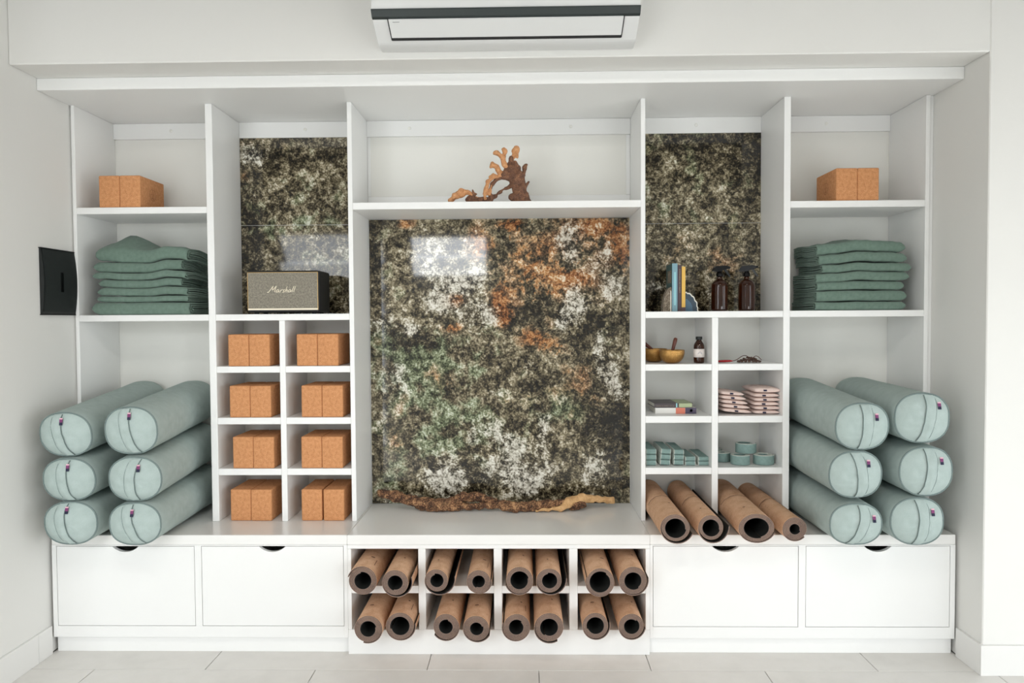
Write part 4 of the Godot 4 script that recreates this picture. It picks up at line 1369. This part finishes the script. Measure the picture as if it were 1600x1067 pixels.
# ---------------------------------------------------------------- driftwood
func build_wood() -> void:
	# root on the shelf; x, y, z and radius of each joint in metres from its left end
	var t := thing("root_sculpture", "gnarled brown root standing on the white shelf", "sculpture", Vector3(-0.366, 2.0582, -0.045))
	var px := func(x: float, y: float, z := 0.0) -> Vector3:   # drawing units: 100 units are 0.03135 m
		return Vector3((x - 95.0) * 0.000310, (955.0 - y) * 0.000310 + 0.0075, z)
	var dark := [
		[[1215, 990, 0], [1215, 940, 0], 34, 34], [[1330, 985, 0.005], [1300, 930, 0.01], 20, 20], [[1120, 985, 0.005], [1130, 900, 0.01], 18, 18], [[420, 950, 0], [760, 950, 0], 14, 14],
		[[1215, 940, 0], [1190, 830, 0], 34, 32], [[1190, 830, 0], [1140, 640, 0.005], 32, 30], [[1300, 930, 0.01], [1230, 760, 0.015], 20, 26], [[1140, 640, 0], [1060, 470, 0.005], 32, 26], [[1230, 760, 0], [1200, 560, 0.01], 28, 24],
		[[1200, 560, 0], [1130, 380, 0], 24, 15], [[1060, 470, 0], [1070, 310, 0], 24, 13], [[1070, 310, 0], [1110, 262, 0], 13, 7], [[1250, 560, -0.01], [1290, 430, -0.012], 13, 10], [[1290, 430, -0.012], [1300, 400, -0.012], 10, 9],
		[[1200, 500, 0.01], [1195, 430, 0.01], 12, 8], [[1270, 760, 0], [1335, 660, -0.005], 16, 7], [[1120, 620, 0], [960, 590, 0.012], 22, 15], [[960, 590, 0.012], [860, 620, 0.015], 15, 13],
		[[860, 620, 0.015], [790, 700, 0.015], 13, 11], [[790, 700, 0.015], [740, 800, 0.012], 11, 11], [[740, 800, 0.012], [760, 900, 0.005], 12, 14], [[400, 918, 0.0], [760, 918, 0.0], 13, 13],
		[[820, 880, 0], [930, 780, -0.01], 9, 8], [[930, 780, -0.01], [1060, 730, -0.01], 8, 12], [[760, 910, 0], [830, 860, 0], 12, 9], [[430, 900, 0.0], [540, 850, 0.005], 10, 6], [[500, 850, 0.005], [480, 775, 0.005], 6, 2.5], [[1100, 900, 0.01], [1300, 900, 0.01], 24, 22], [[980, 560, 0.015], [1000, 440, 0.01], 16, 12]]
	var light := [
		[[1060, 480, 0.008], [990, 440, 0.008], 10, 8], [[1010, 540, 0.012], [910, 520, 0.015], 9, 8], [[940, 600, 0.015], [830, 590, 0.025], 8, 6], [[470, 860, 0.004], [560, 900, 0.0], 5, 5], [[1100, 300, 0], [1120, 270, 0], 9, 7], [[660, 850, 0.022], [680, 920, 0.01], 4, 5],
		[[990, 440, 0.008], [925, 270, 0.015], 11, 9], [[925, 270, 0.015], [850, 230, 0.02], 9, 12], [[850, 230, 0.02], [830, 232, 0.02], 12, 10], [[960, 300, 0.01], [985, 220, 0.012], 9, 9], [[985, 220, 0.012], [960, 165, 0.012], 9, 9],
		[[1120, 270, 0.0], [1140, 190, 0.01], 9, 15], [[1140, 190, 0.01], [1165, 165, 0.01], 15, 13], [[1160, 200, 0.01], [1170, 300, 0.0], 10, 5], [[910, 520, 0.015], [850, 440, 0.02], 11, 9], [[850, 440, 0.02], [790, 410, 0.022], 10, 11], [[790, 410, 0.022], [760, 450, 0.022], 10, 7],
		[[830, 590, 0.025], [720, 680, 0.028], 8, 9], [[720, 680, 0.028], [680, 800, 0.026], 9, 8], [[680, 800, 0.026], [660, 850, 0.022], 8, 6], [[780, 720, 0.024], [740, 850, 0.022], 5, 6], [[740, 590, 0.024], [800, 570, 0.022], 5, 8],
		[[125, 935, 0.005], [200, 880, 0.008], 9, 13], [[200, 880, 0.008], [290, 800, 0.008], 13, 11], [[290, 800, 0.008], [400, 810, 0.006], 11, 9], [[400, 810, 0.006], [470, 860, 0.004], 9, 7], [[150, 935, 0], [330, 850, 0], 8, 8]]
	for set_ in [[dark, "root_body", M.root_wood, 7, 0.00082], [light, "worn_branch", M.heart_wood, 9, 0.00105]]:
		var bones := []
		for b in set_[0]:
			bones.append([px.call(b[0][0], b[0][1], b[0][2]), px.call(b[1][0], b[1][1], b[1][2]), b[2] * set_[4], b[3] * set_[4]])
		part(set_[1], blended(bones, 0.0036, 0.008, 0.007, set_[3], 0.0), set_[2], t)

	# branch on the worktop
	t = thing("driftwood_branch", "long brown driftwood branch lying along the worktop below the print", "branch", Vector3(-0.75, Y_WORK + 0.001, -0.19))
	var joints := [[0.004, 0.072, -0.045, 0.013], [0.085, 0.058, -0.035, 0.022], [0.15, 0.046, -0.02, 0.017], [0.23, 0.030, 0.0, 0.024], [0.31, 0.026, 0.015, 0.025], [0.38, 0.034, 0.0, 0.020], [0.43, 0.056, -0.03, 0.018], [0.50, 0.055, -0.04, 0.017],
		[0.57, 0.034, -0.015, 0.016], [0.64, 0.024, 0.01, 0.018], [0.70, 0.021, 0.03, 0.018], [0.78, 0.022, 0.02, 0.019], [0.86, 0.024, 0.005, 0.018], [0.93, 0.030, -0.005, 0.016]]
	var bones := []
	for i in joints.size() - 1:
		var a: Array = joints[i]
		var b: Array = joints[i + 1]
		bones.append([Vector3(a[0], a[1] * 1.08, a[2]), Vector3(b[0], b[1] * 1.08, b[2]), a[3] * 1.3, b[3] * 1.3])
	for s in [[[0.37, 0.022, 0.012], [0.58, 0.026, 0.02], 0.015, 0.012], [[0.01, 0.080, -0.045], [0.10, 0.068, -0.035], 0.006, 0.010], [[0.26, 0.024, 0.02], [0.40, 0.020, 0.028], 0.016, 0.012], [[0.44, 0.066, -0.03], [0.535, 0.058, -0.03], 0.012, 0.010], [[0.66, 0.014, 0.05], [0.70, 0.010, 0.055], 0.008, 0.006], [[0.98, 0.026, 0.005], [1.03, 0.030, 0.005], 0.018, 0.016], [[0.9, 0.03, 0.0], [1.0, 0.026, 0.0], 0.014, 0.015]]:
		bones.append([Vector3(s[0][0], s[0][1], s[0][2]), Vector3(s[1][0], s[1][1], s[1][2]), s[2] * 1.2, s[3] * 1.2])
	part("bark_stem", blended(bones, 0.0055, 0.012, 0.011, 13, 0.001), M.bark, t)
	var pale := []
	for s in [[[0.80, 0.010, 0.045], [0.92, 0.018, 0.035], 0.005, 0.009], [[0.92, 0.018, 0.035], [0.97, 0.040, 0.01], 0.010, 0.020], [[0.97, 0.044, 0.005], [1.04, 0.056, -0.02], 0.019, 0.020], [[1.04, 0.056, -0.02], [1.12, 0.046, -0.04], 0.019, 0.012], [[1.12, 0.046, -0.04], [1.19, 0.030, -0.05], 0.012, 0.010], [[1.14, 0.044, -0.04], [1.195, 0.044, -0.05], 0.009, 0.006]]:
		pale.append([Vector3(s[0][0], s[0][1], s[0][2]), Vector3(s[1][0], s[1][1], s[1][2]), s[2] * 1.2, s[3] * 1.2])
	part("bare_wood", blended(pale, 0.0055, 0.012, 0.009, 15, 0.001), M.bare_wood, t)

# ---------------------------------------------------------------- small things on the right shelves
func book(called_label: String, at: Vector3, size: Vector3, cover: Material, spine: Array, group: String) -> Node3D:
	# lying flat: x spine length, y thickness, z width; the spine faces +z
	var t := thing("book", called_label, "book", at, group)
	var c := 0.002
	part("pages", bx(-size.x / 2 + 0.003, size.x / 2 - 0.003, c, size.y - c, -size.z / 2 + 0.003, size.z / 2 - 0.003, 0.0005), M.pages, t)
	part("cover", joined([[-size.x / 2, size.x / 2, 0, c, -size.z / 2, size.z / 2], [-size.x / 2, size.x / 2, size.y - c, size.y, -size.z / 2, size.z / 2], [-size.x / 2, size.x / 2, c, size.y - c, size.z / 2 - 0.0025, size.z / 2]], 0.0005), cover, t)
	for s in spine:   # printed fields on the spine: [x0, x1, y0, y1, material]
		part("spine_print", bx(s[0], s[1], s[2] * size.y, s[3] * size.y, size.z / 2, size.z / 2 + 0.0004, 0.0001), s[4], t)
	return t

func spray_bottle(label: String, at: Vector3, turn: float) -> void:
	var t := thing("spray_bottle", label, "bottle", at, "amber spray bottles")
	t.rotation.y = turn
	part("glass_body", lathe(soften([Vector2(0, 0.0), Vector2(0.037, 0.0), Vector2(0.0395, 0.004), Vector2(0.0395, 0.115), Vector2(0.039, 0.133), Vector2(0.026, 0.150), Vector2(0.014, 0.156), Vector2(0.0135, 0.170), Vector2(0, 0.170)], 2), 36), M.amber_glass, t, Vector3(0, 0.0005, 0))
	part("collar", lathe([Vector2(0, 0.1705), Vector2(0.0155, 0.1705), Vector2(0.0165, 0.173), Vector2(0.0165, 0.185), Vector2(0.012, 0.190), Vector2(0.010, 0.197), Vector2(0, 0.197)], 24), M.black_gloss, t)
	var head := PackedVector2Array([Vector2(-0.036, 0.197), Vector2(-0.030, 0.213), Vector2(-0.018, 0.222), Vector2(0.030, 0.224), Vector2(0.046, 0.220), Vector2(0.047, 0.210), Vector2(0.032, 0.206), Vector2(0.014, 0.202), Vector2(0.010, 0.196), Vector2(-0.010, 0.194)])
	part("spray_head", extrude(head, -0.012, 0.012), M.black_gloss, t)
	var trig := PackedVector2Array([Vector2(0.020, 0.207), Vector2(0.032, 0.208), Vector2(0.046, 0.186), Vector2(0.056, 0.170), Vector2(0.050, 0.168), Vector2(0.036, 0.184)])
	part("trigger", extrude(trig, -0.006, 0.006), M.black_plastic, t)
	part("nozzle", lathe([Vector2(0, 0), Vector2(0.006, 0), Vector2(0.006, 0.008), Vector2(0, 0.008)], 12), M.black_plastic, t, Vector3(0.046, 0.215, 0)).rotation.z = -PI / 2

func singing_bowl(label: String, at: Vector3, r: float, h: float) -> void:
	var t := thing("singing_bowl", label, "bowl", at, "bronze singing bowls")
	part("bowl", lathe(soften([Vector2(0, 0.0), Vector2(r * 0.45, 0.0), Vector2(r * 0.80, h * 0.22), Vector2(r * 0.99, h * 0.62), Vector2(r * 1.0, h * 0.9), Vector2(r * 0.985, h), Vector2(r * 0.94, h), Vector2(r * 0.93, h * 0.62), Vector2(r * 0.74, h * 0.26), Vector2(r * 0.4, 0.005), Vector2(0, 0.005)], 2), 40), M.bronze, t)

func mallet(label: String, a: Vector3, b: Vector3) -> void:
	var t := thing("mallet", label, "mallet", a, "wooden mallets in the bowls")
	var d := b - a
	part("handle", tube([Vector3.ZERO, d * 0.1, d * 0.55, d * 0.85, d * 0.97, d], [0.0045, 0.0062, 0.0078, 0.0095, 0.0085, 0.004], 14), M.mallet_wood, t)

func eye_pillow(label: String, at: Vector3, size: Vector3, turn: Vector3, tag_x: float, group: String) -> void:
	var t := thing("eye_pillow", label, "pillow", at, group)
	t.rotation = turn
	var st := start(true)
	var nx := 14
	var nz := 18
	var f := func(i: int, j: int, s: float) -> Vector3:
		var u := -1.0 + 2.0 * i / nx
		var v := -1.0 + 2.0 * j / nz
		var e := pow(maxf(0.0, (1.0 - pow(absf(u), 3.0)) * (1.0 - pow(absf(v), 4.0))), 0.36)
		var pull := 1.0 - 0.05 * (1.0 - absf(v)) * absf(u)
		return Vector3(u * size.x / 2 * pull, size.y / 2 + s * size.y / 2 * e, v * size.z / 2)
	for i in nx:
		for j in nz:
			quad(st, f.call(i, j, 1.0), f.call(i, j + 1, 1.0), f.call(i + 1, j + 1, 1.0), f.call(i + 1, j, 1.0))
			quad(st, f.call(i, j, -1.0), f.call(i + 1, j, -1.0), f.call(i + 1, j + 1, -1.0), f.call(i, j + 1, -1.0))
	part("cushion", finish(st), M.blush, t)
	part("sewn_label", bx(tag_x - 0.0075, tag_x + 0.0075, size.y * 0.5 - 0.004, size.y * 0.5 + 0.0035, size.z / 2 - 0.004, size.z / 2 + 0.0025, 0.0005), M.tag_navy, t)

func folded_strap(label: String, at: Vector3, w: float, layers: int, lh: float, depth: float, lean: float) -> void:
	var t := thing("folded_strap", label, "strap", at, "folded teal yoga straps")
	t.rotation.z = lean
	for k in layers:
		var r := lh / 2 * 0.93
		var y := lh * (k + 0.5)
		var poly := PackedVector2Array()
		for i in 9:
			var a := -PI / 2 + PI * i / 8.0
			poly.append(Vector2(-r * 0.6 + cos(a) * r * 0.6, y + sin(a) * r))
		for i in 9:
			var a := PI / 2 + PI * i / 8.0
			poly.append(Vector2(-depth + r * 0.6 + cos(a) * r * 0.6 + 0.004 * sin(k * 2.0), y + sin(a) * r))
		part("fold", extrude(poly, -w / 2 + 0.002, w / 2 - 0.002, true), M.webbing, t)
		for s in [-1.0, 1.0]:
			var e0: float = s * (w / 2 - 0.0018)
			var e1: float = s * w / 2
			part("selvedge", extrude(poly, minf(e0, e1), maxf(e0, e1), true), M.webbing_edge, t)

func rolled_strap(label: String, at: Vector3, r_out: float, r_hole: float, h: float, tail: float, end_at: float, dir: float, nseed: int) -> void:
	var t := thing("rolled_strap", label, "strap", at, "rolled teal yoga straps")
	var w := wound(r_hole, r_out, h - 0.003, 0.0036, tail, end_at, dir, nseed, 1.0, 0.5)
	for k in 3:
		var o := part("coil", w[k], M.webbing, t, Vector3(0, h - 0.0015, 0))
		o.rotation.x = -PI / 2
	var e := wound(r_hole, r_out, 0.0014, 0.0036, tail, end_at, dir, nseed, 1.0, 0.5)
	for k in 3:
		var o := part("selvedge", e[k], M.webbing_edge, t, Vector3(0, h, 0))
		o.rotation.x = -PI / 2

func half_disc(rx: float, ry: float, nseed: int, from_x: float) -> PackedVector2Array:
	var n := FastNoiseLite.new()
	n.seed = nseed
	n.frequency = 1.2
	var p := PackedVector2Array()
	for i in 17:
		var a := PI / 2 - PI / 2 * i / 16.0
		var k := 1.0 + 0.07 * n.get_noise_1d(i * 0.5)
		p.append(Vector2(maxf(cos(a) * rx * k, 0.0), maxf(sin(a) * ry * k, 0.0)))
	p.append(Vector2(from_x, 0))
	return p

func build_shelf_things() -> void:
	var y := 1.5352
	# standing books between two halves of an agate
	for b in [["tall pale blue book standing between the agate halves", 0.7245, 0.026, 0.232, M.book_blue, M.book_deep_teal], ["slim plum book standing beside the pale blue one", 0.7475, 0.017, 0.224, M.book_plum, M.book_plum], ["yellow spined book standing next to the blue agate", 0.7665, 0.018, 0.216, M.book_yellow, M.book_plum]]:
		var t := thing("book", b[0], "book", Vector3(b[1], y + 0.0005, -0.165), "books standing on the shelf")
		var w: float = b[2]
		var h: float = b[3]
		part("pages", bx(-w / 2 + 0.002, w / 2 - 0.002, 0.003, h - 0.003, -0.066, 0.067, 0.0005), M.pages, t)
		part("cover", joined([[-w / 2, -w / 2 + 0.002, 0, h, -0.07, 0.07], [w / 2 - 0.002, w / 2, 0, h, -0.07, 0.07]], 0.0005), b[5], t)
		part("spine", bx(-w / 2, w / 2, 0, h, 0.0702, 0.0725, 0.0008), b[4], t)
		if b[4] == M.book_blue:
			part("cover_print", bx(-w / 2 - 0.0004, -w / 2, 0.14, 0.20, -0.035, 0.05, 0.0001), M.agate_crust, t)
			part("spine_print", bx(-0.003, 0.004, 0.03, 0.19, 0.0725, 0.0729, 0.0001), M.book_aqua, t)
		if b[4] == M.book_yellow:
			part("spine_foot", bx(-w / 2, w / 2, 0.0, 0.020, 0.0725, 0.0730, 0.0001), M.book_plum, t)
		if b[4] == M.book_plum:
			part("spine_print", bx(-0.001, 0.003, 0.09, 0.205, 0.0725, 0.0729, 0.0001), M.agate_crust, t)
	var ag := thing("agate_bookend", "blue polished agate half with a white rim", "bookend", Vector3(0.7765, y + 0.0005, -0.11))
	part("crust", extrude(half_disc(0.066, 0.094, 3, 0.0), -0.040, 0.0), M.agate_crust, ag)
	part("rim", extrude(half_disc(0.0655, 0.0935, 3, 0.0), 0.0002, 0.0012), M.agate_rim, ag)
	part("outer_band", extrude(half_disc(0.060, 0.087, 3, 0.0), 0.0014, 0.0020), M.agate_deep, ag)
	part("inner_band", extrude(half_disc(0.038, 0.060, 4, 0.0), 0.0022, 0.0026), M.agate_blue, ag)
	ag = thing("agate_bookend", "rough grey brown agate half left of the pale blue book", "bookend", Vector3(0.7105, y + 0.0005, -0.10))
	var poly := half_disc(0.042, 0.118, 6, 0.0)
	for i in poly.size():
		poly[i].x = -poly[i].x
	part("crust", extrude(poly, -0.05, 0.0), M.agate_crust, ag)
	part("cut_face", bx(-0.0065, -0.0005, 0.0, 0.100, 0.0004, 0.0016, 0.0004), M.agate_rim, ag)
	spray_bottle("amber glass spray bottle standing nearer the books", Vector3(0.955, y, -0.15), deg_to_rad(8))
	spray_bottle("amber glass spray bottle standing nearer the shelf upright", Vector3(1.087, y, -0.15), deg_to_rad(-25))
	# bowls and oil bottle
	y = 1.2866
	singing_bowl("bronze singing bowl in front, with an upright mallet", Vector3(0.706, y, -0.075), 0.061, 0.064)
	singing_bowl("bronze singing bowl behind, partly hidden by the white upright", Vector3(0.642, y, -0.185), 0.064, 0.066)
	mallet("dark red wooden mallet leaning up in the front bowl", Vector3(0.700, y + 0.012, -0.085), Vector3(0.728, y + 0.122, -0.085))
	mallet("dark red wooden mallet resting in the rear bowl", Vector3(0.672, y + 0.030, -0.185), Vector3(0.570, y + 0.108, -0.160))
	var ob := thing("oil_bottle", "small amber bottle with black cap and white paper label", "bottle", Vector3(0.838, y, -0.08))
	part("glass_body", lathe(soften([Vector2(0, 0), Vector2(0.022, 0), Vector2(0.0255, 0.004), Vector2(0.0255, 0.075), Vector2(0.024, 0.090), Vector2(0.013, 0.106), Vector2(0.012, 0.112), Vector2(0, 0.112)], 2), 30), M.amber_glass, ob)
	part("cap", lathe([Vector2(0, 0.1122), Vector2(0.0145, 0.1122), Vector2(0.0155, 0.1135), Vector2(0.0155, 0.126), Vector2(0.0145, 0.1275), Vector2(0, 0.1275)], 24), M.black_plastic, ob)
	part("paper_label", lathe([Vector2(0.0257, 0.028), Vector2(0.0262, 0.028), Vector2(0.0262, 0.068), Vector2(0.0257, 0.068)], 36), M.paper_label, ob)
	var st := start(true)
	for pts in [[[-9, 46], [-4, 50], [0, 54], [4, 58], [9, 50], [12, 46]], [[-7, 44], [-2, 47], [2, 52], [6, 49], [11, 45]], [[-10, 41], [12, 41]]]:
		var line := []
		for p in pts:
			var a: float = p[0] * 0.001 / 0.0263 - 0.15
			line.append(Vector3(sin(a) * 0.0263, p[1] * 0.001, cos(a) * 0.0263))
		add_tube(st, line, [0.0008], 5)
	part("label_drawing", finish(st), M.ink_grey, ob)
	# bead string with a red tassel
	var ml := thing("bead_necklace", "string of small brown beads with a red tassel", "necklace", Vector3(1.085, y, -0.10))
	st = start(true)
	var rng := RandomNumberGenerator.new()
	rng.seed = 77
	for i in 108:
		var a := i * 0.36
		var r := 0.018 + 0.034 * (0.5 + 0.5 * sin(i * 0.211))
		var p := Vector3(cos(a) * r * 1.05, 0.0042 + 0.020 * exp(-pow((r - 0.018) / 0.022, 2.0)) * (0.4 + 0.6 * rng.randf()), sin(a) * r * 0.8)
		add_lathe(st, [Vector2(0, -0.0042), Vector2(0.003, -0.003), Vector2(0.0042, 0), Vector2(0.003, 0.003), Vector2(0, 0.0042)], 7, p)
	var beads := part("beads", finish(st), M.bead, ml)
	beads.set_meta("kind", "stuff")
	var cord := []
	for p in soften([Vector3(0.0, 0.022, 0.0), Vector3(-0.015, 0.034, 0.005), Vector3(-0.035, 0.034, 0.01), Vector3(-0.065, 0.012, 0.012), Vector3(-0.085, 0.008, 0.012)], 2):
		cord.append(p)
	part("cord", tube(cord, [0.0017], 7), M.cord_brown, ml)
	part("cord_loop", tube(soften([Vector3(0.01, 0.022, 0.02), Vector3(0.025, 0.034, 0.02), Vector3(0.04, 0.028, 0.018), Vector3(0.055, 0.012, 0.015)], 2), [0.0015], 7), M.cord_brown, ml)
	part("tassel", tube([Vector3(-0.083, 0.008, 0.012), Vector3(-0.095, 0.0085, 0.012), Vector3(-0.12, 0.0075, 0.010), Vector3(-0.160, 0.006, 0.006)], [0.0025, 0.0055, 0.0068, 0.0058], 10, false, 0.85), M.red_thread, ml)
	# two books lying
	y = 1.0408
	var g := "books lying in the cubbyhole"
	book("white spined book with coral and violet end, lying underneath", Vector3(0.727, y, -0.165), Vector3(0.198, 0.029, 0.17), M.book_white, [[0.000, 0.045, 0.0, 1.0, M.book_coral], [0.0455, 0.0985, 0.0, 1.0, M.book_violet], [0.068, 0.080, 0.3, 0.75, M.book_white]], g)
	var bk := book("charcoal book with sage green end, lying on the white book", Vector3(0.715, y + 0.0295, -0.168), Vector3(0.186, 0.021, 0.165), M.book_charcoal, [[0.012, 0.018, 0.0, 1.0, M.book_aqua], [0.026, 0.090, 0.05, 0.95, M.book_sage], [-0.085, 0.004, 0.32, 0.42, M.agate_crust]], g)
	bk.rotation.y = deg_to_rad(1.5)
	part("cover_print", bx(0.02, 0.09, 0.0210, 0.0214, -0.075, 0.08, 0.0001), M.book_sage, bk)
	# eye pillows
	g = "blush pink eye pillows"
	var names := ["top", "second from the top", "third from the top", "third from the bottom", "second from the bottom", "bottom"]
	for k in 6:
		eye_pillow("blush pink eye pillow, %s of the right stack" % names[5 - k], Vector3(1.150 + 0.003 * sin(k * 2.7), y + 0.0202 * k, -0.135), Vector3(0.128, 0.0205 if k < 5 else 0.029, 0.20), Vector3(0, 0.02 * sin(k * 1.9), -0.01), -0.012 + 0.004 * sin(k * 3.1), g)
	names = ["top", "second from the top", "middle", "second from the bottom", "bottom"]
	for k in 5:
		eye_pillow("blush pink eye pillow, %s of the slumped left stack" % names[4 - k], Vector3(1.004 - 0.006 * k, y + 0.0068 + 0.0210 * k, -0.135), Vector3(0.142 - 0.006 * k, 0.0205, 0.20), Vector3(0, 0.05 + 0.01 * sin(k * 1.9), -0.09), -0.004 + 0.004 * sin(k * 3.1), g)
	# straps
	y = 0.7953
	var fs := [[0.602, 0.048, 3, 0.027, 0.0, "nearest the white upright, tall"], [0.668, 0.046, 3, 0.0265, -0.08, "second from the white upright, leaning"], [0.733, 0.046, 3, 0.025, -0.03, "third, in the middle of the row"], [0.789, 0.048, 2, 0.022, 0.0, "second from the cubby divider, low"], [0.853, 0.050, 2, 0.0215, 0.0, "nearest the cubby divider, low"]]
	for k in 5:
		var s: Array = fs[k]
		folded_strap("folded teal strap bundle, %s" % s[5], Vector3(s[0], y + (0.0025 if s[4] != 0.0 else 0.0), -0.042), s[1], s[2], s[3], 0.215, s[4])
	var rs := [["in front on the left", 1.037, 0.0, -0.085, 0.044, 0.026, 0.046, 0.004, -0.6, 1.0], ["in front on the right", 1.150, 0.0, -0.090, 0.048, 0.022, 0.046, 0.006, 0.0, 1.0], ["behind on the left", 0.972, 0.0, -0.160, 0.043, 0.014, 0.044, 0.003, 2.0, -1.0], ["deepest at the back left", 0.957, 0.0, -0.258, 0.042, 0.016, 0.044, 0.002, 2.0, -1.0], ["lying on top of the others", 1.072, 0.0468, -0.135, 0.041, 0.030, 0.048, 0.020, 0.15, 1.0]]
	for k in 5:
		var s: Array = rs[k]
		rolled_strap("rolled teal yoga strap %s" % s[0], Vector3(s[1], y + s[2], s[3]), s[4], s[5], s[6], s[7], s[8], s[9], 500 + k)
